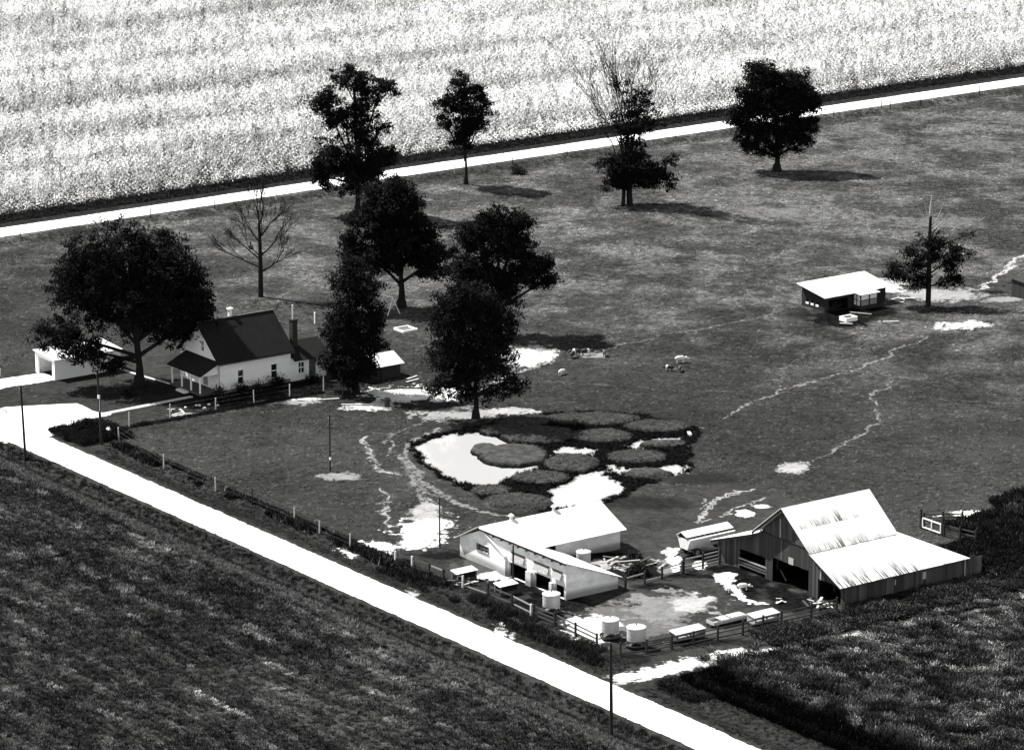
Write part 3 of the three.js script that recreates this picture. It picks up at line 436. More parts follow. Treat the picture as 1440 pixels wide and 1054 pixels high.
{ // half dead tree: bare upper limbs over a leafy lower crown
  const lobes = [[-.4,5.4,0,3,2.2,2.8],[2.4,4.8,0,2.6,1.9,2.4],[4.8,3.8,0,2.2,1.5,2,.9],[.6,3.4,0,2.8,1.4,2.4],[-1.6,3,0,1.8,1.4,1.8,.8],[5.8,5.6,0,1.2,1,1.2,.6],[-2.6,6,0,1.4,1,1.2,.6],[.6,12,0,1.8,3,1.6,.55],[2.2,14,0,2,2,1.6,.4],[-1.2,11,0,1.8,2.2,1.4,.35],[.8,8.4,0,2,2,1.6,.8],[3,11.4,0,1.6,1.8,1.2,.35],[-.4,15.6,0,1.6,1.8,1.2,.2]];
  const r = rng(10), t = thing('half_dead_tree', 'half dead tree, bare twigs above and dark leaves below, in the pasture', 'tree', [85.6, hgt(85.6, -92.2), -92.2]), out = [];
  for (const [dx, dz] of [[-.45, 0], [.3, .3], [.5, -.35]]) out.push(limbGeo([[dx * 1.4, -.3, dz * 1.4], [dx * 1.1, 2, dz], [dx * 1.6, 5, dz], [dx * 2.2, 9, dz * 1.4]], .3, .14, 8));
  const arms = [[-1.6,18.4,7,.12],[.4,17.8,8,.11],[-4.4,15.4,6,.11],[2.6,15.6,7,.1],[-2.6,15,6,.09],[3.4,14.5,6,.09],[-3.8,12,5,.09],[.2,16,8,.1],[-.6,18,6.5,.1],[1.4,13,7,.09]];
  for (const [X, Y, s, w] of arms) { const a = new THREE.Vector3(...toW(X * .12, s, 0)), b = new THREE.Vector3(...toW(X, Y, (r() - .5) * 4)); const d = b.clone().sub(a); bareBranches(r, a, d, d.length() * .46, w, 4, out, .46, .16); }
  part(t, 'trunk', out, bark); part(t, 'crown', crownGeo(lobes, r, .009, .2, 24), foliage[0]);
}
tree('round_tree', 'full rounded dark tree beside the far road', 115, -96.9, { seed: 12, r: .5, fork: 2.4, top: [-.6, 12.5, 0], leaf: .3,
  lobes: [[-1.8,13.4,0,2.8,2.3,2.8],[1.2,12,0,2.8,2.2,2.8],[-3.6,10.6,0,2.6,2.2,2.8],[3.6,9.8,0,2.4,2.2,2.6],[0,9.4,-.6,4.4,2.8,3.8],[-4.6,7.6,0,2.4,1.6,2.4],[-2.6,5.6,0,3,2,2.8],[1.6,5.8,0,3,2,2.8],[4,6.4,0,1.8,1.6,2,.8],[-3.6,3.4,0,1.9,1.5,1.8,.8],[3.8,4,0,1.7,1.2,1.6,.7],[-.6,3,0,2.2,1.2,2,.6],[4.8,9.8,0,1.2,1,1.2,.6]] });
{ // dead-topped tree by the pasture shed
  const lobes = [[-3,4.4,0,2.2,1.1,1.8,1],[-1,5.8,.6,2.2,1.4,1.8,1],[2,5.2,0,2.2,1.4,1.8,1],[3.4,6.8,0,1.8,1,1.5,.7],[1.4,7.8,0,1.8,1.4,1.4,.8],[-1.6,3,0,2.4,1,2,.9],[2.8,3.2,0,2,1,1.6,.8],[-.4,7.6,0,1.2,1.2,1.2,.6],[-4.4,5,0,1,.6,1,.3],[4.4,8.6,0,1,.6,1,.2]];
  const r = rng(14), t = thing('dead_topped_tree', 'sparse tree with a straight trunk and pale dead top by the pasture shed', 'tree', [80.5, hgt(80.5, -27.2), -27.2]), out = [], pale = [];
  out.push(limbGeo([[0, -.3, 0], [.02, 4, 0], [-.06, 8, 0], [.05, 11.2, 0]], .34, .16, 9)); pale.push(limbGeo([[.05, 10.9, 0], [.02, 12, 0], [.15, 13.2, 0]], .2, .07, 6));
  for (const l of lobes) { const a = toW(0, l[1] * .75, 0); out.push(limbGeo([a, toW(l[0] * .5, l[1] * .9, l[2]), toW(l[0], l[1], l[2]), toW(l[0] * 1.35, l[1] + .1, l[2])], .11, .02, 5)); for (let k = 0; k < 4; k++) out.push(limbGeo([toW(l[0] * .7, l[1] * .95, 0), toW(l[0] + (r() - .5) * 2, l[1] + (r() - .4) * 1.6, (r() - .5) * 2.4), toW(l[0] * 1.1 + (r() - .5) * 3, l[1] + (r() - .4) * 2.2, (r() - .5) * 3)], .05, .012, 4)); }
  for (const [X, Y, s] of [[-1.6,12.2,10],[1.6,12.6,9.6],[-2.6,10.8,9],[2,11,9],[-.9,13,10.6],[-1.6,9.4,8],[.9,9.6,8.6]]) pale.push(limbGeo([toW(0, s, 0), toW(X * .5, mix(s, Y, .35), (r() - .5)), toW(X, Y, (r() - .5) * 2)], .08, .02, 5));
  part(t, 'trunk', out, bark); part(t, 'dead_top', pale, paleBark, 'bleached leafless top branches'); part(t, 'crown', crownGeo(lobes, r, .009, .18, 20), foliage[0]);
}
function bush(name, label, x, z, R, H, seed, group, alb = .008) {
  const r = rng(seed), t = thing(name, label, 'bush', [x, hgt(x, z), z], 0, group);
  part(t, 'stem', [0, 1, 2, 3, 4].map(k => limbGeo([[0, -.1, 0], [Math.cos(k * 1.3) * R * .3, H * .35, Math.sin(k * 1.3) * R * .3], [Math.cos(k * 1.3) * R * .6, H * .75, Math.sin(k * 1.3) * R * .6]], .04, .015, 4)), bark);
  part(t, 'foliage', crownGeo([[0, H * .52, 0, R, H * .5, R, 2.2]], r, alb, .13, 22), foliage[0]);
}

// ------------------------------------------------------------------ building materials
const woodTex = v => tex(64, 256, (i, j) => .55 + .45 * wrapN(i / 3, j / 50, 64 / 3, 256 / 50) * (.7 + .5 * noise(i * .13 + v * 40, j * .02 + v)) - (noise(i * .4 + v * 9, j * .05) > .86 ? .25 : 0));
const wt = [woodTex(1), woodTex(2), woodTex(3)];
const oldWood = [.045, .06, .078, .095, .115].map((a, i) => M(a, .95, { id: 'old' + i, map: wt[i % 3] }));
const paleWood = [.34, .45, .56].map((a, i) => M(a, .9, { id: 'pw' + i, map: wt[i % 3] }));
const darkWood = M(.035, .95, { id: 'dw', map: wt[0] });
const lapTex = tex(64, 64, (i, j) => .9 + .1 * noise(i / 7, j / 7)), lapBump = (() => { const t = tex(8, 256, (i, j) => ((j % 32) / 32)); t.colorSpace = THREE.NoColorSpace; t.repeat.set(1, .8); return t; })();
const white = M(.9, .75, { id: 'siding', map: lapTex, bumpMap: lapBump, bumpScale: .02 }), trim = M(.85, .7), trimDark = M(.05, .8);
const glass = M(.012, .12), black = M(.012, .9), steel = M(.6, .45, { metalness: .3 });
const shingle = M(.014, .95, { id: 'shingle', map: tex(512, 512, (i, j) => .45 + .3 * wrapN(i / 3, j / 3, 512 / 3, 512 / 3) + .35 * wrapN(i / 40, j / 40, 12.8, 12.8) - ((j % 16) < 2 ? .15 : 0)) });
const brick = M(.04, .95, { id: 'brick', map: tex(64, 64, (i, j) => { const r = j >> 3, x = (i + (r & 1) * 8) & 15; return (j & 7) < 1 || x < 1 ? .9 : .5 + .3 * noise(r * 3.1, (i >> 4) * 2.7); }) });
const stain = (base, lo, seed) => tex(512, 256, (i, j) => { // weathered limewash: blotches, ragged dirt splashed along the foot, peeled courses
  const x = i / 512 * 16, y = j / 256 * 4, n = fbm(x * 1.1 + seed, y * 1.6, 4), f = fbm(x * 4 + seed, y * 5, 2), splash = sst(.62 + .5 * n, .12 + .3 * n, y * .9), course = (y % .2) < .018 ? .12 : 0;
  return base * (.62 + .6 * n + .12 * (f - .5) - course) * (1 - splash * lo);
});
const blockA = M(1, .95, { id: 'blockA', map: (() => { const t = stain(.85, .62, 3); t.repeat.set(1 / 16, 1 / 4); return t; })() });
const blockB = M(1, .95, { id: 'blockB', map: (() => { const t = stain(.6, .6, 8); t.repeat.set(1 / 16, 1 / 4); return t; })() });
const sheetTex = (k, lo, hi) => tex(64, 256, (i, j) => { // galvanised sheet with rust that runs down the ribs
  const y = j / 256, rib = (i % 13) / 13, n = noise(i * .3 + k * 31, j * .009 + k * 7), m = noise(i * .5 + k * 17, j * .05 + k), b = fbm(i * .05 + k * 5, j * .03 + k * 3, 3);
  const rust = sst(hi, lo, y) * sst(.4, .56, .62 * n + .2 * m + .2 * b); return (.7 + .1 * b) * (1 - (rib < .12 ? .14 : 0)) * (1 - .92 * rust);
});
const sheets = [[1, -1, -.5], [2, -1, -.5], [3, -.15, .6], [4, -.05, .85], [5, 0, 1.0], [6, -.2, .4], [7, -.1, .7], [8, -.3, .35], [9, -.15, .5], [10, -.1, .45], [14, 0, .75]].map(([k, lo, hi]) => M(1, .7, { id: 'sheet' + k, map: sheetTex(k, lo, hi), specularIntensity: .1 }));
const cleanSheets = [M(.86, .6, { id: 'cs1', map: sheetTex(11, -1, -.5) }), M(.9, .6, { id: 'cs2', map: sheetTex(12, -1, -.5) }), M(.84, .6, { id: 'cs3', map: sheetTex(13, -1, -.5) })];

// window set into a hole of a wall: frame with sash bars as the window, its pane as a sub-part
function windowZ(t, z, [x0, x1, y0, y1], bars = 1, mat = trim, w = .09) { // faces +z
  const f = [box(x0 - w, x0, y0 - w, y1 + w, z - .06, z + .05), box(x1, x1 + w, y0 - w, y1 + w, z - .06, z + .05), box(x0, x1, y1, y1 + w, z - .06, z + .05), box(x0 - .06, x1 + .06, y0 - w, y0, z - .06, z + .09), box(x0, x1, (y0 + y1) / 2 - .04, (y0 + y1) / 2 + .04, z - .1, z - .02)];
  if (bars > 1) f.push(box((x0 + x1) / 2 - .025, (x0 + x1) / 2 + .025, y0, y1, z - .1, z - .03));
  const o = wpart(t, 'window', f, mat); wpart(o, 'pane', box(x0, x1, y0, y1, z - .14, z - .12), glass); return o;
}
function windowX(t, x, [z0, z1, y0, y1], bars = 1, mat = trim, w = .09) { // faces -x
  const f = [box(x - .05, x + .06, y0 - w, y1 + w, z0 - w, z0), box(x - .05, x + .06, y0 - w, y1 + w, z1, z1 + w), box(x - .05, x + .06, y1, y1 + w, z0, z1), box(x - .09, x + .06, y0 - w, y0, z0 - .06, z1 + .06), box(x + .02, x + .1, (y0 + y1) / 2 - .04, (y0 + y1) / 2 + .04, z0, z1)];
  for (let k = 1; k < bars; k++) { const zz = mix(z0, z1, k / bars); f.push(box(x + .02, x + .1, y0, y1, zz - .03, zz + .03)); }
  const o = wpart(t, 'window', f, mat); wpart(o, 'pane', box(x + .12, x + .14, y0, y1, z0, z1), glass); return o;
}
// roof made of separate sheets laid from the eave line (e0-e1) up to the top line (t0-t1)
function sheetRoof(t, e0, e1, t0, t1, n, courses, mats, thick, r, name = 'roof_sheet', lift = .012) {
  const L = (a, b, k) => a.map((v, i) => v + (b[i] - v) * k);
  for (let c = 0; c < courses; c++) for (let k = 0; k < n; k++) {
    const a0 = k / n, a1 = (k + 1) / n + .012, c0 = c / courses, c1 = Math.min(1, (c + 1) / courses + .02);
    const P = (a, q) => L(L(e0, e1, a), L(t0, t1, a), q); const up = lift * ((k & 1) + (c & 1) * .5) + r() * .006;
    const q = [P(a0, c0), P(a1, c0), P(a1, c1), P(a0, c1)].map(p => [p[0], p[1] + up, p[2]]);
    const m = typeof mats === 'function' ? mats(k, c) : mats[Math.floor(r() * mats.length)];
    wpart(t, name, slab(q[0], q[1], q[2], q[3], thick), m);
  }
}

// ------------------------------------------------------------------ farmhouse
{
  const t = thing('farmhouse', 'white clapboard farmhouse with a steep dark shingle roof and front porch', 'house', [-4, 0, -46.3]);
  const zN = -42.3, zF = -50.3, x0 = -8.5, x1 = .7;
  wpart(t, 'foundation', box(x0 + .05, x1 - .05, -.2, .4, zF + .05, zN - .05), M(.3, .95, { id: 'fnd', map: gravelTex }));
  const w1 = [-6.15, -5.45, .85, 2.35], w2 = [-1.85, -1.1, .85, 2.35];
  wpart(t, 'wall', boxUV(wallZ(zN, [[x0, .38], [x1, .38], [x1, 3.6], [x0, 3.6]], [w1, w2]), 1), white);
  wpart(t, 'wall', boxUV(wallX(x0, [[zF, .36], [zN - .2, .36], [zN - .2, 3.6], [-46.3, 7.05], [zF, 3.6]], [[-45.85, -45.35, 4.25, 5.35], [-45.7, -44.7, .45, 2.5], [-48.2, -47.2, 1, 2.4]]), 1), white);
  wpart(t, 'wall', boxUV(wallX(x1 - .2, [[zF, .36], [zN - .2, .36], [zN - .2, 3.6], [-46.3, 7.05], [zF, 3.6]]), 1), white);
  wpart(t, 'wall', boxUV(wallZ(zF + .2, [[x0 + .2, .36], [x1 - .2, .36], [x1 - .2, 3.6], [x0 + .2, 3.6]]), 1), white);
  windowZ(t, zN, w1); windowZ(t, zN, w2); windowX(t, x0, [-45.85, -45.35, 4.25, 5.35]); windowX(t, x0, [-48.2, -47.2, 1, 2.4], 2);
  const d = wpart(t, 'door', box(x0 + .08, x0 + .13, .45, 2.5, -45.7, -44.7), M(.25, .7)); wpart(d, 'handle', box(x0 + .02, x0 + .08, 1.35, 1.45, -44.9, -44.82), steel);
  for (const z of [zN, zF]) wpart(t, 'corner_board', box(x0 - .03, x0 + .1, .38, 3.6, z === zN ? z - .08 : z - .03, z === zN ? z + .03 : z + .1), trim);
  const ov = .4, rz = -46.3, s = .8625, top = 7.32;
  const eN = zN + ov, eF = zF - ov, ey = top - (eN - rz) * s;
  const rf = wpart(t, 'roof', boxUVslope(slab([x0 - .35, ey, eN], [x1 + .35, ey, eN], [x1 + .35, top, rz], [x0 - .35, top, rz], .16)), shingle);
  wpart(t, 'roof', boxUVslope(slab([x1 + .35, ey, eF], [x0 - .35, ey, eF], [x0 - .35, top, rz], [x1 + .35, top, rz], .16)), shingle);
  wpart(rf, 'ridge_cap', bar([x0 - .36, top + .01, rz], [x1 + .36, top + .01, rz], .22, .06), trimDark);
  for (const z of [eN + .002]) wpart(t, 'fascia', box(x0 - .35, x1 + .35, ey - .22, ey - .08, z - .06, z), trimDark);
  for (const sg of [1, -1]) wpart(t, 'rake_board', slab([x0 - .3, top - .2, rz], [x0 - .3, ey - .18, sg > 0 ? eN - .02 : eF + .02], [x0 - .3, ey - .02, sg > 0 ? eN - .02 : eF + .02], [x0 - .3, top - .04, rz], .05), trimDark);
  const wc = wpart(t, 'chimney', box(-4.37, -4.03, 5.9, 8.0, -47.0, -46.66), M(.8, .8), 'white chimney with a flared cap'); wpart(wc, 'chimney_cap', box(-4.48, -3.92, 8.0, 8.16, -47.1, -46.56), trim);
  // rear extension
  const e0 = .7, e1 = 5.4, r2 = -44.6, zb = -46.9;
  const w3 = [1.75, 2.5, .8, 2.0], dr = [3.1, 4.05, .15, 2.2];
  wpart(t, 'extension_wall', boxUV(wallZ(zN - .06, [[e0 + .01, 0], [e1, 0], [e1, 2.5], [e0 + .01, 2.5]], [w3, dr]), 1), white);
  wpart(t, 'extension_wall', boxUV(box(e1 - .2, e1, 0, 2.5, zb, zN - .27), 1), white); wpart(t, 'extension_wall', boxUV(box(e0 + .01, e1 - .2, 0, 2.5, zb, zb + .2), 1), white);
  windowZ(t, zN - .06, w3, 2, trim, .13);
  const sd = wpart(t, 'door', box(dr[0], dr[1], dr[2], dr[3], zN - .2, zN - .16), M(.06, .8), 'dark back door in a white frame'); wpart(sd, 'door_frame', [box(dr[0] - .12, dr[0], .1, 2.32, zN - .1, zN), box(dr[1], dr[1] + .12, .1, 2.32, zN - .1, zN), box(dr[0], dr[1], 2.2, 2.32, zN - .1, zN)], trim);
  wpart(t, 'extension_roof', boxUVslope(slab([e0 + .36, 2.38, zN + .35], [e1 + .4, 2.38, zN + .35], [e1 + .4, 3.95, r2], [e0 + .36, 3.95, r2], .13)), shingle);
  wpart(t, 'extension_roof', boxUVslope(slab([e1 + .4, 2.38, zb - .3], [e0 + .36, 2.38, zb - .3], [e0 + .36, 3.95, r2], [e1 + .4, 3.95, r2], .13)), shingle);
  const bc = wpart(t, 'chimney', box(1.95, 2.6, 3.2, 6.4, -44.4, -43.75), brick, 'dark brick chimney on the extension roof'); wpart(bc, 'chimney_cap', box(1.88, 2.67, 6.4, 6.52, -44.47, -43.68), brick);
  wpart(bc, 'flue_pipe', rod([2.2, 6.5, -44.1], [2.2, 8.1, -44.1], .08), M(.8, .5), 'slim white flue pipe');
  // porch on the gable end
  const px = -10.7;
  const deck = wpart(t, 'porch_deck', box(px - .15, x0 - .01, .1, .36, -48.8, -42.5), M(.1, .9, { id: 'deck', map: wt[1] })); wpart(deck, 'step', box(px - .75, px - .16, -.1, .2, -46.6, -44.9), M(.75, .85));
  wpart(t, 'porch_roof', boxUVslope(slab([px - .35, 2.42, -49.1], [px - .35, 2.42, -42.2], [x0 - .02, 3.62, -42.2], [x0 - .02, 3.62, -49.1], .12)), M(.018, .95, { id: 'porchroof', map: shingle.map }));
  for (const z of [-48.5, -46.5, -44.6, -42.75]) { const p = wpart(t, 'porch_post', box(px - .07, px + .07, .36, 2.36, z - .07, z + .07), trim); if (z === -44.6) wpart(p, 'bracket', box(px - .05, px + .05, 1.7, 1.8, z - .45, z - .07), trim); }
  wpart(t, 'porch_beam', box(px - .09, px + .09, 2.2, 2.36, -48.42, -42.83), trim);
  wpart(t, 'porch_gable', wallZ(-42.5, [[px + .1, 2.25], [x0 - .02, 2.25], [x0 - .02, 3.42], [px + .1, 2.36]], [], .06), trim, 'white boarded end of the porch');
  wpart(t, 'downspout', rod([x0 - .08, .3, zN + .1], [x0 - .08, 3.5, zN + .1], .05), M(.25, .6));
}
function boxUVslope(g) { const p = g.attributes.position, u = new Float32Array(p.count * 2); for (let i = 0; i < p.count; i++) { u[2 * i] = (p.getX(i) + .37 * p.getZ(i)) / 5; u[2 * i + 1] = (p.getY(i) * 1.4 + .2 * p.getZ(i)) / 5; } g.setAttribute('uv', new THREE.BufferAttribute(u, 2)); return g; }
bush('foundation_bush', 'smaller round dark shrub under the house window next to the porch', -6.5, -41.3, .75, 1.15, 41, 'shrubs along the farmhouse wall');
bush('foundation_bush', 'larger round dark shrub under the house window next to the extension', -1.9, -41.2, .95, 1.35, 42, 'shrubs along the farmhouse wall');
bush('porch_bush', 'thin grey shrub at the porch corner', -9.2, -41.6, .6, 1.4, 43, null, 0.024);
bush('small_shrub', 'small loose shrub between two round house shrubs', -4.2, -41.4, .5, .9, 44, null, 0.018);
bush('lawn_shrub', 'sprawling shrub on the lawn under the spreading tree', -16.8, -47.6, .9, .8, 45, null, 0.018);
bush('corner_shrub', 'dense dark shrub at the driveway corner by the utility pole', -28.2, -38.2, 1.3, 1.2, 46, null, 0.008);
bush('corner_hedge', 'low dark bush beside the yard pole and mailbox corner', -27.4, -35.6, 1.0, .9, 47, null, 0.007);
bush('back_door_shrub', 'dark low shrub beside the back door', 2.6, -40.6, .8, .9, 48, null, 0.007);
bush('pasture_shrub', 'single small shrub alone in the far pasture', 85.2, -115.6, .9, 1.0, 49, null, 0.008);

// ------------------------------------------------------------------ garage
{
  const t = thing('garage', 'low white garage with an open vehicle door at the drive end', 'garage', [-15.8, 0, -60]);
  const x0 = -20, x1 = -11.6, z0 = -62.3, z1 = -58;
  wpart(t, 'wall', boxUV(wallZ(z1, [[x0, -.1], [x1, -.1], [x1, 2.3], [x0, 2.3]]), 1), white);
  wpart(t, 'wall', boxUV(wallX(x0, [[z0, -.1], [z1 - .2, -.1], [z1 - .2, 2.3], [z0, 2.5]], [[-61.7, -58.6, .02, 2.0]]), 1), white);
  wpart(t, 'wall', boxUV(box(x1 - .2, x1, -.1, 2.3, z0, z1 - .21), 1), white); wpart(t, 'wall', boxUV(box(x0 + .2, x1 - .2, -.1, 2.45, z0, z0 + .2), 1), white);
  wpart(t, 'roof', boxUV(slab([x0 - .2, 2.32, z1 + .2], [x1 + .2, 2.32, z1 + .2], [x1 + .2, 2.62, z0 - .2], [x0 - .2, 2.62, z0 - .2], .1), 1), M(.78, .7, { id: 'groof', map: gravelTex }));
  for (const z of [-61.3, -60.6, -59.9, -59.2]) wpart(t, 'stud', box(x0 + 1.9, x0 + 2.0, 0, 2.1, z - .05, z + .05), paleWood[0]);
  wpart(t, 'door_rail', box(x0 - .03, x0 + .03, 2.0, 2.12, -61.8, -58.5), trim);
}
{ // dark yard shed with a white roof
  const t = thing('yard_shed', 'small dark shed with a white metal roof behind the bare yard', 'shed', [9.4, 0, -39]); const r = rng(51);
  const x0 = 6.8, x1 = 11.8, z0 = -41, z1 = -37.2;
  wpart(t, 'wall', wallZ(z1, [[x0, -.1], [x1, -.1], [x1, 1.55], [x0, 1.55]], [[8.3, 9.3, .02, 1.4]]), darkWood); wpart(t, 'wall', box(x0 + .2, x1 - .2, -.1, 1.55, z0, z0 + .2), darkWood);
  for (const x of [x0, x1 - .2]) wpart(t, 'wall', wallX(x, [[z0, -.1], [z1 - .2, -.1], [z1 - .2, 1.55], [-39.1, 2.35], [z0, 1.55]]), darkWood);
  wpart(t, 'door', box(8.3, 9.3, .02, 1.4, z1 - .15, z1 - .11), darkWood);
  sheetRoof(t, [x0 - .3, 1.52, z1 + .3], [x1 + .3, 1.52, z1 + .3], [x0 - .3, 2.48, -39.1], [x1 + .3, 2.48, -39.1], 6, 1, cleanSheets, .04, r);
  sheetRoof(t, [x1 + .3, 1.5, z0 - .3], [x0 - .3, 1.5, z0 - .3], [x1 + .3, 2.46, -39.1], [x0 - .3, 2.46, -39.1], 6, 1, cleanSheets, .04, r);
}
// ------------------------------------------------------------------ limewashed block hog house (L-shaped)
{
  const t = thing('hog_house', 'L shaped whitewashed block hog house with bright metal roof', 'barn', [-15, 0, 29]); const r = rng(52);
  const xf = -21.2, xe = -7.6, zA = 20.8, zr = 24.2, zB = 28, zE = 37.6, xb = -15.2;
  // front wall facing the feed lot: window, three low openings, two-tone shutters above them
  const holes = [[23.6, 25.4, 1.35, 1.95]];
  wpart(t, 'front_wall', boxUV(wallX(xf, [[zA, -.1], [zE - .2, -.1], [zE - .2, 3.45], [zr + .2, 3.45], [zA, 1.95]], [holes[0]].concat([[28.7, 31.5, .02, 1.45], [32.7, 35.2, .02, 1.45], [35.9, 37.3, .02, 1.2]]), .22), 1), blockA);
  windowX(t, xf, [23.6, 25.4, 1.35, 1.95], 3, M(.16, .9), .05);
  for (const [z0, z1] of [[29.2, 31.2], [32.7, 35], [35.6, 37]]) { const s = wpart(t, 'shutter', slab([xf - .28, 1.75, z0], [xf - .28, 1.75, z1], [xf - .04, 2.45, z1], [xf - .04, 2.45, z0], .04), M(.4, .9, { id: 'shut', map: wt[1] })); wpart(s, 'shutter_rail', box(xf - .12, xf - .005, 2.46, 2.56, z0 - .05, z1 + .05), darkWood); }
  for (const [z0, z1, h] of [[27.6, 28.5, 1.6], [31.7, 32.5, 1.35], [35.35, 35.75, 1.2]]) wpart(t, 'pier', boxUV(box(xf - .3, xf - .004, -.1, h, z0, z1), 1), M(.8, .9, { id: 'pier', map: blockA.map }));
  for (let z = zr + .9; z < zE - .3; z += 1.32) wpart(t, 'rafter_end', box(xf - .26, xf - .006, 3.24, 3.4, z - .06, z + .06), darkWood);
  wpart(t, 'end_wall', boxUV(wallZ(zE, [[xf, -.1], [xb, -.1], [xb, 1.25], [xf, 3.45]], [], .2), 1), blockA);
  wpart(t, 'back_wall', boxUV(box(xb - .2, xb, -.1, 1.22, zB + .02, zE - .21), 1), blockB);
  wpart(t, 'side_wall', boxUV(wallZ(zB, [[xb + .01, .55], [xe, -.1], [xe, 2.0], [xb + .01, 2.0]], [], .2), 1), blockB);
  wpart(t, 'side_post', box(-11.6, -11.4, -.1, .8, zB - .17, zB - .02), darkWood);
  wpart(t, 'rear_gable', boxUV(wallX(xe - .2, [[zA, -.1], [zB - .21, -.1], [zB - .21, 2.0], [zr, 3.6], [zA, 2.0]]), 1), blockB);
  wpart(t, 'far_wall', boxUV(box(xf + .22, xe - .2, -.1, 1.95, zA, zA + .2), 1), blockB);
  sheetRoof(t, [xf - .28, 1.92, zB + .35], [xe + .35, 1.92, zB + .35], [xf - .28, 3.78, zr], [xe + .35, 3.78, zr], 14, 1, cleanSheets, .05, r);
  sheetRoof(t, [xe + .35, 1.75, zA - .4], [xf - .28, 1.75, zA - .4], [xe + .35, 3.77, zr], [xf - .28, 3.77, zr], 14, 1, cleanSheets, .05, r);
  sheetRoof(t, [xb + .3, 1.12, zE + .35], [xb + .3, 1.12, zr + .1], [xf - .28, 3.66, zE + .35], [xf - .28, 3.66, zr + .1], 13, 1, cleanSheets, .05, r);
  wpart(t, 'roof_edge', box(xf - .3, xf - .25, 3.42, 3.6, zr + .2, zE + .35), darkWood);
  for (const x of [-17.6, -12.6]) { const v = wpart(t, 'roof_vent', rod([x, 3.6, zr - .1], [x, 4.15, zr - .1], .16, .16, 10), M(.5, .5)); wpart(v, 'vent_cap', new THREE.ConeGeometry(.3, .22, 10).translate(x, 4.28, zr - .1), M(.7, .5)); }
}
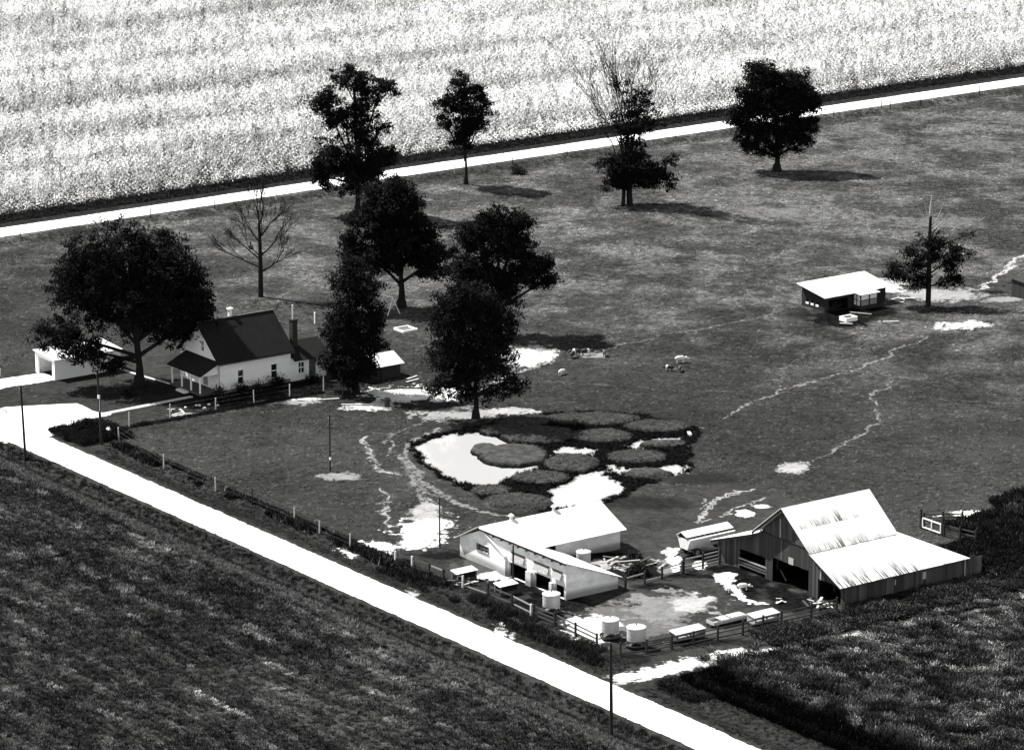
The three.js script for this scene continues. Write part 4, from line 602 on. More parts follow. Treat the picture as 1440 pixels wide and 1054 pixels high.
// ------------------------------------------------------------------ wooden barn
{
  const t = thing('wooden_barn', 'weathered board barn with a streaked metal roof and lean-to sheds', 'barn', [4, 0, 46]); const r = rng(53);
  const xf = -2.2, zL = 36.2, zl = 42, za = 46.1, zr = 50.2, zR = 54.4, hE = 2.15, hB = 4.3, hA = 7.55, xm = 7.7, xe = 12.6;
  const roofH = z => z < zl ? mix(2.1, 4.25, (z - zL) / (zl - zL)) : z < za ? mix(4.3, hA, (z - zl) / (za - zl)) : z < zr ? mix(hA, hB, (z - za) / (zr - za)) : mix(4.25, hE, (z - zr) / (zR - zr));
  // front boards, each its own plank; openings keep their boards above only
  const openTop = z => z > 39.3 && z < 43.2 ? 2.0 : z > 44.2 && z < 49.4 ? 2.35 : z > 50.7 && z < 54.0 ? 1.95 : 0;
  let k = 0; for (let z = zL; z < zR - .05; z += .27, k++) {
    const w = .255, zc = z + w / 2, top = Math.min(roofH(z), roofH(z + w)) - .12, o = openTop(zc); let y0 = o ? o - .06 * r() : -.1 + .12 * r();
    const m = oldWood[Math.floor(r() * r() * 5)];
    const split = top > 4.9 ? 4.5 - .035 * (zc - 42) : 0;
    if (split) { wpart(t, 'plank', box(xf - .03 - .015 * r(), xf, split + .04, top, z, z + w), oldWood[1 + Math.floor(r() * 3)]); wpart(t, 'plank', box(xf - .05 - .015 * r(), xf - .01, y0, split, z, z + w), m); }
    else wpart(t, 'plank', box(xf - .03 - .02 * r(), xf, y0, top, z, z + w), m);
  }
  wpart(t, 'loft_sill', box(xf - .1, xf - .002, 4.36, 4.45, zl + .4, zr - .1), darkWood);
  wpart(t, 'pale_strip', box(xf - .08, xf - .052, 4.5, 6.3, 45.25, 45.42), paleWood[0], 'pale battens beside the loft door'); wpart(t, 'pale_strip', box(xf - .1, xf - .06, 1.9, 3.2, 51.1, 51.28), paleWood[0]);
  wpart(t, 'pale_board', box(xf - .1, xf - .075, 2.3, 2.95, 46.6, 47.3), paleWood[1], 'pale patch board above the drive opening');
  for (const [z, h] of [[43.65, 2.2], [49.9, 2.4], [50.5, 2.1]]) wpart(t, 'post', box(xf - .02, xf + .26, -.15, h, z - .14, z + .14), oldWood[3]);
  for (const y of [.35, .62, .95]) wpart(t, 'rail', box(xf - .06, xf, y, y + .14, 39.3, 43.4), y > .9 ? paleWood[0] : oldWood[3]);
  wpart(t, 'rail', bar([xf + .5, .3, 45.6], [xf + .6, 1.1, 44.6], .07, .12), oldWood[4]);
  // side planks on the near lean-to wall, ragged at the foot
  k = 0; for (let x = xf + .02; x < xe - .05; x += .3, k++) wpart(t, 'plank', box(x, x + .285, .28 + .12 * r(), hE - .1, zR - .03, zR + .012 * r()), oldWood[Math.min(4, Math.floor(r() * 4.2))]);
  for (let x = xf + .1; x < xe; x += 2.1) wpart(t, 'post', box(x, x + .16, -.15, hE - .14, zR - .24, zR - .05), oldWood[2]);
  wpart(t, 'pale_patch', box(7.3, 7.7, 1.0, 1.7, zR + .015, zR + .03), paleWood[1]); wpart(t, 'pale_patch', box(3.9, 4.02, 1.1, 1.6, zR + .015, zR + .03), paleWood[1]); wpart(t, 'corner_strip', box(xe - .12, xe - .02, .1, hE, zR + .013, zR + .04), paleWood[1]);
  // far and end walls, inner frames
  wpart(t, 'back_wall', box(xe - .1, xe - .04, -.1, 2.0, zL + .1, zR - .1), oldWood[0]); wpart(t, 'back_wall', box(xf, xe - .12, -.1, 2.0, zL, zL + .05), oldWood[0]); wpart(t, 'back_wall', wallX(xm - .1, [[zl, 3.6], [zr, 3.6], [zr, hB - .15], [za, hA - .2], [zl, hB - .15]], [], .05), oldWood[0]);
  for (const z of [zl, zr]) for (const x of [0.3, 2.8, 5.3, 7.5]) wpart(t, 'frame_post', box(x - .1, x + .1, -.1, 4.05, z - .1, z + .1), oldWood[0]);
  for (const z of [zl, zr]) wpart(t, 'beam', box(xf + .05, xm - .12, 3.86, 4.08, z - .095, z + .095), oldWood[0]);
  // roof sheets: near main slope in two courses, near lean-to with its hipped far corner, other slopes
  const xo = xf - .7, pick = (k, c) => c === 0 ? sheets[[2, 9, 7, 8, 5, 10, 1, 9, 8, 2, 0, 7, 5, 1, 0][k % 15]] : sheets[[0, 5, 1, 8, 9, 2, 0, 10, 7, 1, 5, 0, 1, 0, 1][k % 15]];
  const lm = k => sheets[[4, 10, 6, 3, 4, 9, 3, 2, 10, 3, 8, 6, 7, 1, 0, 5, 0, 1][k % 18]];
  sheetRoof(t, [xo, hB - .03, zr + .06], [xm, hB - .03, zr + .06], [xo, hA + .06, za], [xm, hA + .06, za], 15, 2, pick, .025, r);
  sheetRoof(t, [xm, hB - .02, zl - .15], [xo, hB - .02, zl - .15], [xm, hA + .05, za], [xo, hA + .05, za], 15, 1, [sheets[0], sheets[1]], .04, r);
  const nl = 19; for (let q = 0; q < nl; q++) { // lean-to sheets run from eave to break; those past the main barn are cut by the hip
    const a = mix(xo, xe + .3, q / nl), b = mix(xo, xe + .3, (q + 1) / nl) + .015, hipY = x => x <= xm ? 1 : 1 - (x - xm) / (xe + .3 - xm), P = (x, s) => [x, mix(hE - .06, hB - .055, s) + .012 * (q & 1), mix(zR + .3, zr, s)];
    const ta = hipY(a), tb = Math.max(0, hipY(b)); wpart(t, 'roof_sheet', slab(P(a, 0), P(b, 0), P(b, tb), P(a, ta), .04), lm(q));
  }
  const ne = 14; for (let q = 0; q < ne; q++) { const z0 = mix(zR + .3, zL - .1, q / ne), z1 = mix(zR + .3, zL - .1, (q + 1) / ne), s = z => z > zr ? Math.max(0, 1 - (z - zr) / (zR + .3 - zr)) : z < zl ? Math.max(0, 1 - (zl - z) / (zl - zL + .1)) : 1, P = (z, k) => [mix(xe + .3, xm, k), mix(hE - .06, hB - .12, k), z]; wpart(t, 'roof_sheet', slab(P(z0, 0), P(z1, 0), P(z1, s(z1)), P(z0, s(z0)), .04), sheets[q % 2]); }
  sheetRoof(t, [xm, 2.02, zL - .4], [xo + .1, 2.02, zL - .4], [xm, 4.16, zl + .05], [xo + .1, 4.16, zl + .05], 12, 1, [sheets[0], sheets[1]], .04, r);
  for (const [z0, y0, z1, y1] of [[za, hA - .02, zr + .1, hB - .04], [zr, hB - .14, zR + .28, hE - .12], [za, hA - .02, zl - .1, hB - .04], [zl, 4.1, zL - .35, 1.98]]) wpart(t, 'rake_board', slab([xo + .06, y0 - .2, z0], [xo + .06, y1 - .2, z1], [xo + .06, y1 - .02, z1], [xo + .06, y0 - .02, z0], .04), darkWood);
  // windbreak wall continuing past the corner
  for (let q = 0; q < 6; q++) wpart(t, 'windbreak_plank', box(xe + .32 + q * .3, xe + .6 + q * .3, -.1, 1.9 + .25 * r(), zR - .1, zR - .06), q > 3 ? oldWood[4] : oldWood[1 + q % 2]);
  wpart(t, 'windbreak_rail', box(xe + .3, xe + 2.1, 1.2, 1.32, zR - .17, zR - .105), oldWood[2]);
}
// ------------------------------------------------------------------ sheds of the far pasture
{
  const t = thing('pasture_shed', 'low shed with bright metal roof standing alone in the pasture', 'shed', [73.3, hgt(73.3, -34), -34]); const r = rng(54), b = hgt(73.3, -34);
  const x0 = 68.6, x1 = 78, z0 = -36.2, z1 = -32;
  const W2 = (...a) => { const o = wpart(t, ...a); o.position.y += b; return o; };
  W2('wall', wallZ(z1, [[x0, -.2], [x1, -.2], [x1, 1.85], [x0, 1.85]], [[69.2, 72.2, .1, 1.4]], .12), darkWood); W2('wall', wallX(x0, [[z0, -.2], [z1 - .12, -.2], [z1 - .12, 1.85], [z0, 2.6]], [[-35.4, -34.9, .75, 1.05], [-34.5, -34, .75, 1.05], [-33.6, -33.1, .75, 1.05]], .12), darkWood);
  W2('wall', box(x1 - .12, x1, -.2, 1.9, z0, z1 - .13), darkWood); W2('wall', box(x0 + .12, x1 - .12, -.2, 2.5, z0, z0 + .12), darkWood);
  for (const z of [-35.4, -34.5, -33.6]) W2('side_flap', box(x0 - .04, x0 - .005, .5, .74, z, z + .5), trim, 'small white side flap');
  sheetRoof(t, [x0 - .5, 1.95 + b, z1 + .6], [x1 + .5, 1.95 + b, z1 + .6], [x0 - .5, 2.78 + b, z0 - .4], [x1 + .5, 2.78 + b, z0 - .4], 11, 1, cleanSheets, .05, r);
  const bay = W2('window_bay', [box(72.9, 75.5, -.1, .5, -31.9, -30.5), box(72.85, 72.95, .5, 1.85, -30.65, -30.5), box(75.4, 75.5, .5, 1.85, -30.65, -30.5), box(74.15, 74.3, .5, 1.85, -30.62, -30.5), box(72.85, 72.95, .5, 1.85, -31.9, -31.75), box(72.86, 72.94, .5, 1.85, -31.3, -31.2), box(72.86, 72.94, 1.12, 1.2, -31.7, -30.7), box(72.95, 75.4, 1.12, 1.2, -30.61, -30.53)], darkWood, 'glazed front bay');
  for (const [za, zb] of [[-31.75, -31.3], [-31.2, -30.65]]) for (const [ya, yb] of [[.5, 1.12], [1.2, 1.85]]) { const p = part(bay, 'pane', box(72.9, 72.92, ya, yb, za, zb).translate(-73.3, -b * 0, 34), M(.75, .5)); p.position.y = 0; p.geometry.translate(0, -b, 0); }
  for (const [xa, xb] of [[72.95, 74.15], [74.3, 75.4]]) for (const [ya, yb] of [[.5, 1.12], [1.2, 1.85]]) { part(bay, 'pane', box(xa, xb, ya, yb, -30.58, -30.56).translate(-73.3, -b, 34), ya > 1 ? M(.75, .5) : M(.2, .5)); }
  W2('bay_roof', slab([72.7, 1.9, -30.3], [75.7, 1.9, -30.3], [75.7, 2.02, -31.8], [72.7, 2.02, -31.8], .05), cleanSheets[0]);
}
{
  const x = 93.4, z = -23.8, b = hgt(x, z), t = thing('dark_shed', 'dark upright board shed in the upper pasture beside a trail', 'shed', [x, b, z]); const r = rng(55);
  for (let q = 0; q < 9; q++) { part(t, 'plank', box(-1.52, -1.47, -.2, 2.0 + .03 * r(), -1.4 + q * .31, -1.11 + q * .31), oldWood[q % 3 ? 0 : 1]); part(t, 'plank', box(-1.46 + q * .32, -1.16 + q * .32, -.2, 2.0, 1.4, 1.45), oldWood[q % 2]); }
  part(t, 'back_wall', box(-1.46, 1.5, -.2, 2.0, -1.46, -1.41), oldWood[0]); part(t, 'back_wall', box(1.45, 1.5, -.2, 2.0, -1.4, 1.39), oldWood[0]); part(t, 'roof', slab([-1.7, 2.06, 1.7], [1.7, 2.06, 1.7], [1.7, 2.25, -1.7], [-1.7, 2.25, -1.7], .06), oldWood[0]);
}

// ------------------------------------------------------------------ poles
const poleWood = M(.03, .95, { id: 'pole', map: wt[1] });
function pole(x, z, h, r, label, extra, lean = [0, 0]) {
  const t = thing('utility_pole', label, 'pole', [x, hgt(x, z), z]);
  part(t, 'shaft', rod([0, -.4, 0], [lean[0], h, lean[1]], r, r * .68, 9), poleWood);
  part(t, 'cap', new THREE.ConeGeometry(r * .7, .12, 9).translate(lean[0], h + .05, lean[1]), poleWood);
  part(t, 'insulator', [rod([lean[0] - .16, h - .4, lean[1]], [lean[0] - .16, h - .22, lean[1]], .05, .035), bar([lean[0], h - .42, lean[1]], [lean[0] - .16, h - .4, lean[1]], .03)], M(.3, .4));
  if (extra) extra(t, lean); return t;
}
pole(-37.8, -33, 7.9, .15, 'dark utility pole on the field side of the gravel road', null, [-.25, -.1]);
pole(-29, -32.6, 8, .16, 'dark utility pole at the corner of the house yard', t => { part(t, 'meter_box', box(-.3, -.12, 5.0, 5.4, -.12, .12), M(.6, .5), 'pale box strapped to the pole'); part(t, 'conduit', rod([-.2, 3.6, .1], [-.2, 5, .1], .03), M(.5, .6)); }, [-.25, -.1]);
pole(-15.2, -10.5, 5.9, .09, 'thin pole standing alone in the lot beside the pond', t => { part(t, 'switch_box', box(-.14, .02, 1.2, 1.45, .05, .2), M(.7, .6)); part(t, 'guy_wire', rod([0, 5.75, 0], [4.6, 0, 2.6], .012, .012, 4), M(.25, .6)); });
pole(-21.3, 17.6, 5, .09, 'slim pole at the corner of the hog house lot');
pole(-39.95, 69.05, 8.1, .17, 'dark utility pole on the road bank opposite the lane', null, [-.1, -.05]);
pole(-23.4, 32.4, 4.3, .11, 'short dark pole in front of the hog house openings', t => part(t, 'lamp_arm', bar([0, 4.1, 0], [-.4, 4.25, .1], .05), M(.3, .5)));
{ // twin clothes poles on the back lawn
  for (const [x, z] of [[14.5, -38.5], [15.3, -38.1]]) { const t = thing('clothes_pole', 'thin dark clothes line pole beside the yard shed', 'pole', [x, 0, z], 0, 'clothes line poles'); part(t, 'shaft', rod([0, -.2, 0], [0, 2.7, 0], .05, .04), M(.09, .9)); part(t, 'arm', bar([-.45, 2.6, 0], [.45, 2.6, 0], .07), M(.09, .9)); }
  for (const [x, z, h, l] of [[17.2, -62.6, 1.3, 'short white post on the lawn behind the house'], [-24.2, -62.9, .9, 'little white marker post beside the garage drive']]) { const t = thing('white_post', l, 'post', [x, 0, z]); part(t, 'shaft', box(-.06, .06, -.2, h, -.06, .06), trim); part(t, 'cap', box(-.08, .08, h, h + .05, -.08, .08), trim); }
}
// ------------------------------------------------------------------ fences
function wireFence(name, label, pts, mats, h, wires, group) {
  const [bx, bz] = pts[0], t = thing(name, label, 'fence', [bx, 0, bz], 0, group), r = rng(pts.length * 7 + 3);
  pts.forEach(([x, z], i) => { const y = hgt(x, z), m = mats[i % mats.length], lx = (r() - .5) * .12; part(t, 'post', rod([x - bx, y - .3, z - bz], [x - bx + lx, y + h * (.9 + .2 * r()), z - bz + (r() - .5) * .1], .075, .06, 7), m); });
  for (let w = 0; w < wires; w++) for (let i = 0; i + 1 < pts.length; i++) { const y = h * (.3 + .62 * w / Math.max(1, wires - 1)); part(t, 'wire', rod([pts[i][0] - bx, hgt(...pts[i]) + y, pts[i][1] - bz], [pts[i + 1][0] - bx, hgt(...pts[i + 1]) + y, pts[i + 1][1] - bz], .006, .006, 3), M(.1, .6)); }
  return t;
}
const whitePost = M(.7, .85, { id: 'wp', map: wt[2] });
wireFence('yard_fence', 'wire fence on white posts along the front yard of the farmhouse', [[-23.3, -36.6], [-18.1, -36.9], [-12.4, -36.9], [-7.6, -36.8], [-3.1, -36.7]], [whitePost], 1.55, 3);
wireFence('yard_gate_fence', 'short fence stub on a tall white post near the back door', [[1.1, -36.4], [2.4, -34.6]], [whitePost, oldWood[3]], 2.1, 2);
wireFence('roadside_fence', 'wire fence on mixed pale and dark posts along the road lot', [[-26.6, -33.2], [-28.2, -21.6], [-28.2, -11.6], [-27.9, -5.3], [-27.8, 2.2], [-28, 6.9], [-28.1, 12.4]], [whitePost, whitePost, whitePost, darkWood], 1.5, 3);
wireFence('lot_corner_fence', 'leaning dark posts of wire fence by the bare gateway', [[-28.1, 15.6], [-27.8, 18.4]], [darkWood], 1.3, 2);
{ const pts = []; for (let x = 2; x < 186; x += 9.6) pts.push([x, -121.7 + .25 * Math.sin(x)]); wireFence('pasture_fence', 'long wire fence between the pasture and the far road', pts, [darkWood, darkWood, whitePost], 1.2, 2); }
wireFence('far_road_posts', 'stout dark gate posts on the far road verge', [[156.4, -121], [162.2, -120.8]], [darkWood], 1.5, 2);
function boardFence(label, pts, h, rails, mats, postMat, name = 'board_fence') {
  const [bx, bz] = pts[0], t = thing(name, label, 'fence', [bx, 0, bz]), r = rng(Math.round(pts.length * 31 + Math.abs(bx * 7)));
  pts.forEach(([x, z]) => part(t, 'post', bar([x - bx, -.3, z - bz], [x - bx + .05 * (r() - .5), h + .12 + .15 * r(), z - bz], .15), postMat(r)));
  for (let i = 0; i + 1 < pts.length; i++) for (let k = 0; k < rails; k++) { if (r() < .07) continue; const y = h * (.22 + .72 * k / Math.max(1, rails - 1)), dx = pts[i + 1][0] - pts[i][0], dz = pts[i + 1][1] - pts[i][1], L = Math.hypot(dx, dz), ox = -dz / L * .1, oz = dx / L * .1, a = .06 * (r() - .5), b = .06 * (r() - .5); part(t, 'rail', bar([pts[i][0] - bx - ox, y + a, pts[i][1] - bz - oz], [pts[i + 1][0] - bx - ox, y + b, pts[i + 1][1] - bz - oz], .03, .13), mats(r, k)); }
  return t;
}
const lotRails = r => r() < .45 ? oldWood[4] : oldWood[2], darkPosts = r => r() < .3 ? paleWood[0] : darkWood;
boardFence('pale plank rail fence between the hog house and the wooden barn', [[-14.8, 38.2], [-12.4, 38.0], [-10.2, 37.8], [-7.6, 37.6]], 1.05, 2, r => paleWood[Math.floor(r() * 2)], darkPosts);
boardFence('four rail plank gate section against the wooden barn corner', [[-7.4, 37.5], [-5.1, 37.5], [-3.0, 37.4]], 1.35, 4, r => paleWood[Math.floor(r() * 2)], () => darkWood);
boardFence('patchy plank fence in front of the feeder sheds along the road', [[-27.6, 19.3], [-27.2, 21.5], [-27, 24], [-26.9, 26.2], [-26.7, 29], [-26.3, 32.4], [-26.2, 36], [-26.5, 39.4]], 1.0, 2, r => r() < .4 ? paleWood[0] : oldWood[3], r => r() < .6 ? whitePost : darkWood);
boardFence('three rail plank fence beside the round feeders and the road', [[-26.6, 39.9], [-26.5, 43], [-26.7, 46.4], [-26.9, 49.8]], 1.1, 3, lotRails, r => r() < .35 ? whitePost : darkWood);
boardFence('dark post and rail fence along the lane side of the barn lot', [[-26.9, 53.2], [-24.6, 54], [-22, 54.3], [-19.8, 54.6], [-17.2, 54.8], [-14.5, 55], [-12, 54.8], [-9.8, 54.7], [-6.3, 54.7], [-3.2, 54.6]], 1.15, 3, lotRails, () => darkWood);
{ // white framed gate beyond the barn with a board panel behind it
  const t = thing('field_gate', 'white framed gate between dark posts behind the wooden barn', 'gate', [20, 0, 40]);
  part(t, 'frame', [bar([0, .25, .1], [0, .25, 2.7], .1), bar([0, 1.15, .1], [0, 1.15, 2.7], .1), bar([0, .25, .1], [0, 1.15, .1], .1), bar([0, .25, 2.7], [0, 1.15, 2.7], .1), bar([0, .25, 1.4], [0, 1.15, 1.4], .1)], trim);
  for (const y of [.48, .7, .92]) part(t, 'slat', bar([.06, y, .15], [.06, y, 2.65], .03, .07), oldWood[3]);
  for (const z of [-.15, 3]) part(t, 'post', bar([0, -.3, z], [0, 2.0, z], .2), darkWood);
}
boardFence('grey board panel fence joined to the white field gate', [[20, 43.2], [20.4, 45], [20.8, 46.8]], 1.2, 5, r => oldWood[2 + Math.floor(r() * 3)], () => darkWood);
boardFence('weathered plank wing fence behind the gate posts', [[20.6, 39.6], [22.2, 40.6], [23.8, 41.6]], 1.3, 4, r => oldWood[2 + Math.floor(r() * 3)], () => darkWood);

// ------------------------------------------------------------------ feeders in the hog lots
function feederShed(x, z, len, label) { // box feeder with a pale lid that overhangs a dark trough side
  const t = thing('hog_feeder', label, 'feeder', [x, 0, z]); const w = .95;
  part(t, 'hopper', box(-len / 2, len / 2, .25, .95, -w / 2 + .2, w / 2 - .2), black); part(t, 'trough', [box(-len / 2, len / 2, .05, .25, -w / 2, w / 2), box(-len / 2, len / 2, .25, .4, w / 2 - .05, w / 2), box(-len / 2, len / 2, .25, .4, -w / 2, -w / 2 + .05)], M(.06, .9));
  part(t, 'lid', slab([-len / 2 - .12, 1.0, w / 2 + .05], [len / 2 + .12, 1.0, w / 2 + .05], [len / 2 + .12, 1.16, -w / 2 - .05], [-len / 2 - .12, 1.16, -w / 2 - .05], .05), cleanSheets[1], 'bright metal lid');
  for (const sx of [-1, 1]) for (const sz of [-1, 1]) part(t, 'corner_post', box(sx * (len / 2 - .04) - .04, sx * (len / 2 - .04) + .04, 0, 1.02, sz * (w / 2 - .04) - .04, sz * (w / 2 - .04) + .04), sx < 0 ? paleWood[0] : darkWood);
  for (const sz of [-1, 1]) part(t, 'skid', box(-len / 2 - .2, len / 2 + .2, -.03, .06, sz * .35 - .06, sz * .35 + .06), darkWood); return t;
}
feederShed(-25.4, 27.4, 2.2, 'box hog feeder with bright lid next to the whitewashed pole wall');
feederShed(-24.6, 32.9, 1.9, 'box hog feeder with bright lid in the dark mud by the short pole');
function roundFeeder(x, z, R, H, label, y0 = .55, trough = true) {
  const t = thing('round_feeder', label, 'feeder', [x, 0, z]), s = R;
  const body = part(t, 'drum', new THREE.LatheGeometry([[s * .35, y0 - .12], [s * .98, y0 + .12], [s, y0 + .16], [s, y0 + H * .33], [s * 1.015, y0 + H * .34], [s, y0 + H * .36], [s, y0 + H * .66], [s * 1.015, y0 + H * .67], [s, y0 + H * .69], [s, y0 + H]].map(p => new THREE.Vector2(...p)), 28), M(.62, .5, { id: 'drum', metalness: .2, map: gravelTex }));
  const lid = part(t, 'lid', new THREE.LatheGeometry([[s * 1.06, y0 + H - .03], [s * 1.05, y0 + H + .02], [s * .6, y0 + H + .12], [.12, y0 + H + .2], [.001, y0 + H + .21]].map(p => new THREE.Vector2(...p)), 28), M(.7, .5, { id: 'lid', metalness: .2, map: gravelTex }));
  const kn = part(lid, 'knob', new THREE.SphereGeometry(.07, 8, 6).translate(0, y0 + H + .25, 0), darkWood);
  if (trough) part(t, 'trough', new THREE.LatheGeometry([[s * .5, .14], [s * 1.12, .18], [s * 1.2, .36], [s * 1.16, .36], [s * 1.08, .22], [s * .5, .18]].map(p => new THREE.Vector2(...p)), 24), M(.09, .8));
  for (let k = 0; k < 4; k++) { const a = k * 1.5708 + .5; part(t, 'leg', rod([Math.cos(a) * s * .9, -.1, Math.sin(a) * s * .9], [Math.cos(a) * s * .75, y0 + .1, Math.sin(a) * s * .75], .05, .05, 6), darkWood); }
  if (trough) part(t, 'skid', [box(-s * 1.2, s * 1.2, -.04, .06, -s * .6, -s * .6 + .12), box(-s * 1.2, s * 1.2, -.04, .06, s * .6 - .12, s * .6)], darkWood); return t;
}
roundFeeder(-24.5, 39.8, .8, 1.3, 'round drum feeder closest to the end wall of the hog house');
roundFeeder(-24.6, 48.7, .8, 1.25, 'round drum feeder in the pale dust, second along the road fence');
roundFeeder(-24.2, 52, .84, 1.35, 'round drum feeder at the lane corner of the lot fence');
roundFeeder(-13.4, 29.9, .68, 1.1, 'round water drum in the shade behind the hog house', .2, false);
function longFeeder(x, z, len, label, open) {
  const t = thing('feed_bunk', label, 'feed bunk', [x, 0, z]), w = 1.1;
  for (const sx of [-1, 0, 1]) for (const sz of [-1, 1]) part(t, 'leg', box(sx * (len / 2 - .1) - .06, sx * (len / 2 - .1) + .06, -.1, open ? .5 : .95, sz * (w / 2 - .06) - .06, sz * (w / 2 - .06) + .06), darkWood);
  part(t, 'floor_board', box(-len / 2, len / 2, .3, .36, -w / 2 + .12, w / 2 - .12), paleWood[0]);
  for (const sz of [-1, 1]) part(t, 'side_board', box(-len / 2, len / 2, .34, .64, sz * (w / 2 + .02) - .02, sz * (w / 2 + .02) + .02), open ? paleWood[2] : oldWood[3]);
  for (const sx of [-1, 1]) part(t, 'end_board', box(sx * len / 2 - .02, sx * len / 2 + .02, .34, open ? .64 : .95, -w / 2, w / 2), open ? paleWood[2] : oldWood[3]);
  if (!open) part(t, 'lid', slab([-len / 2 - .1, .98, w / 2 + .02], [len / 2 + .1, .98, w / 2 + .02], [len / 2 + .1, 1.14, -w / 2 - .02], [-len / 2 - .1, 1.14, -w / 2 - .02], .05), paleWood[2]);
  else { part(t, 'cover_board', box(-len / 2 + .9, -len / 2 + 1.9, .645, .68, -w / 2 + .05, w / 2 - .02), paleWood[2]); part(t, 'cover_board', box(.2, len / 2 - .1, .645, .68, -w / 2 + .03, w / 2 - .1), paleWood[2]); } return t;
}
longFeeder(-19.4, 53.2, 3.2, 'long lidded feed bunk behind the dark lane fence', false);
longFeeder(-13.6, 51.6, 3.8, 'open white plank feed bunk with loose cover boards', true);
{ const t = longFeeder(-11.0, 53.6, 2.8, 'white lidded feed box beside the open plank bunk', false); t.children.filter(c => /side|end/.test(c.name)).forEach(c => c.material = paleWood[1]); }
{ // white hopper wagon beside the barn: sloped box with a roof lid and a feeding slot
  const t = thing('feed_wagon', 'white slope sided covered feed wagon parked by the barn lean-to', 'wagon', [-1.4, 0, 33.4]); const L = 2.75;
  const prof = [[-.55, .75], [.55, .75], [.95, 1.75], [-.95, 1.75]];
  part(t, 'hopper', new THREE.ExtrudeGeometry(shapeOf(prof), { depth: 2 * L, bevelEnabled: false }).rotateY(Math.PI / 2).translate(-L, 0, 0), M(.72, .8, { id: 'wag', map: wt[2] }));
  part(t, 'lid', slab([-L - .1, 2.0, .55], [L + .1, 2.0, .55], [L + .1, 2.35, -.4], [-L - .1, 2.35, -.4], .05), cleanSheets[0]); part(t, 'lid', slab([L + .1, 1.95, -1.05], [-L - .1, 1.95, -1.05], [-L - .1, 2.34, -.4], [L + .1, 2.34, -.4], .05), cleanSheets[1]);
  for (let k = 0; k <= 6; k++) part(t, 'slot_post', box(-L + k * .9 - .04, -L + k * .9 + .04, 1.75, 2.06, .42, .5), darkWood);
  part(t, 'rim', [box(-L, L, 1.75, 1.83, .85, .97), box(-L, L, 1.75, 1.83, -.97, -.85)], trim); part(t, 'inner_bin', box(-L + .05, L - .05, 1.75, 2.02, -.8, .25), black);
  for (const x of [-1.8, 1.8]) { part(t, 'axle', rod([x, .42, -.95], [x, .42, .95], .05), darkWood); part(t, 'bolster', box(x - .1, x + .1, .45, .76, -.6, .6), darkWood); for (const z of [-.9, .9]) { const w = part(t, 'wheel', new THREE.TorusGeometry(.34, .09, 8, 20).translate(x, .42, z), black); part(w, 'rim', new THREE.CylinderGeometry(.26, .26, .06, 16).rotateX(Math.PI / 2).translate(x, .42, z), M(.2, .7)); } }
  part(t, 'tongue', bar([-L, .5, 0], [-L - 1.3, .2, .1], .1), darkWood);
}
// ------------------------------------------------------------------ animals
function hog(x, z, turn, belt, label, group, s = 1) {
  const g = new THREE.SphereGeometry(1, 22, 16), p = g.attributes.position, col = []; const body = [];
  for (let i = 0; i < p.count; i++) { let X = p.getX(i), Y = p.getY(i), Z = p.getZ(i); const t = X; const w = t > .55 ? mix(1, .55, sst(.55, 1, t)) : 1; p.setXYZ(i, X * .62, .5 + Y * .25 * w * (Y < 0 ? 1.05 : 1) + .03 * (1 - t * t), Z * .22 * w); }
  g.computeVertexNormals(); body.push(g);
  const head = new THREE.SphereGeometry(1, 14, 10), hp = head.attributes.position; for (let i = 0; i < hp.count; i++) { const X = hp.getX(i), k = X > 0 ? mix(1, .5, X) : 1; hp.setXYZ(i, .72 + X * .24, .47 - .06 * X + hp.getY(i) * .15 * k, hp.getZ(i) * .14 * k); } head.computeVertexNormals(); body.push(head);
  body.push(rod([.9, .41, 0], [.99, .39, 0], .07, .075, 9));
  for (const sz of [-1, 1]) { body.push(rod([.66, .58, sz * .09], [.76, .68, sz * .14], .05, .015, 5)); for (const X of [-.36, .36]) { body.push(rod([X, .36, sz * .12], [X + .03, .18, sz * .12], .075, .045, 7)); body.push(rod([X + .03, .2, sz * .12], [X, -.01, sz * .12], .045, .04, 7)); } }
  body.push(rod([-.6, .58, 0], [-.72, .5, .03], .018, .008, 4));
  const geo = join(body), q = geo.attributes.position; for (let i = 0; i < q.count; i++) { const X = q.getX(i); const a = belt === 'white' ? .6 : X > .16 && X < .42 ? .65 : .012; col.push(a, a, a); }
  geo.setAttribute('color', new THREE.Float32BufferAttribute(col, 3)); geo.scale(s, s, s);
  const m = single('hog', geo, hideMat, label, 'hog', group); m.position.set(x, hgt(x, z), z); m.rotation.y = turn; return m;
}
const hideMat = new THREE.MeshStandardMaterial({ color: 0xffffff, vertexColors: true, roughness: .7 });
const HB = 'black hog with a white belt in the huddle of three on the trail', HG = 'belted hogs huddled on the trail', HP = 'black hog with a white belt, one of the pair beside the white hog', HQ = 'pair of belted hogs';
hog(32.1, -32.5, .5, 'belt', HB, HG); hog(33.0, -33.1, 2.5, 'belt', HB, HG); hog(33.9, -32.5, -.4, 'belt', HB, HG); hog(35.3, -30.9, 1.0, 'belt', 'lone black hog with a white belt just past the huddle of three', null, .95); hog(37.2, -21.5, 2.2, 'belt', HP, HQ, .9); hog(37.9, -20.5, .8, 'belt', HP, HQ, .9);
hog(40.4, -23.6, -.3, 'white', 'long all white hog near two belted hogs in the pasture', null, 1.05); hog(26.5, -27.2, .4, 'white', 'white hog alone between the pond tree and the trail', null, .85);
hog(22.6, .6, 1.2, 'white', 'white hog at the right hand pond margin', null, .8); hog(-6.2, 44.8, -.6, 'white', 'white hog lying toward the barn drive opening', null, .9); hog(-7.6, 44.4, 1.4, 'white', 'white hog walking beside the pale puddle in the barn lot', null, .8);

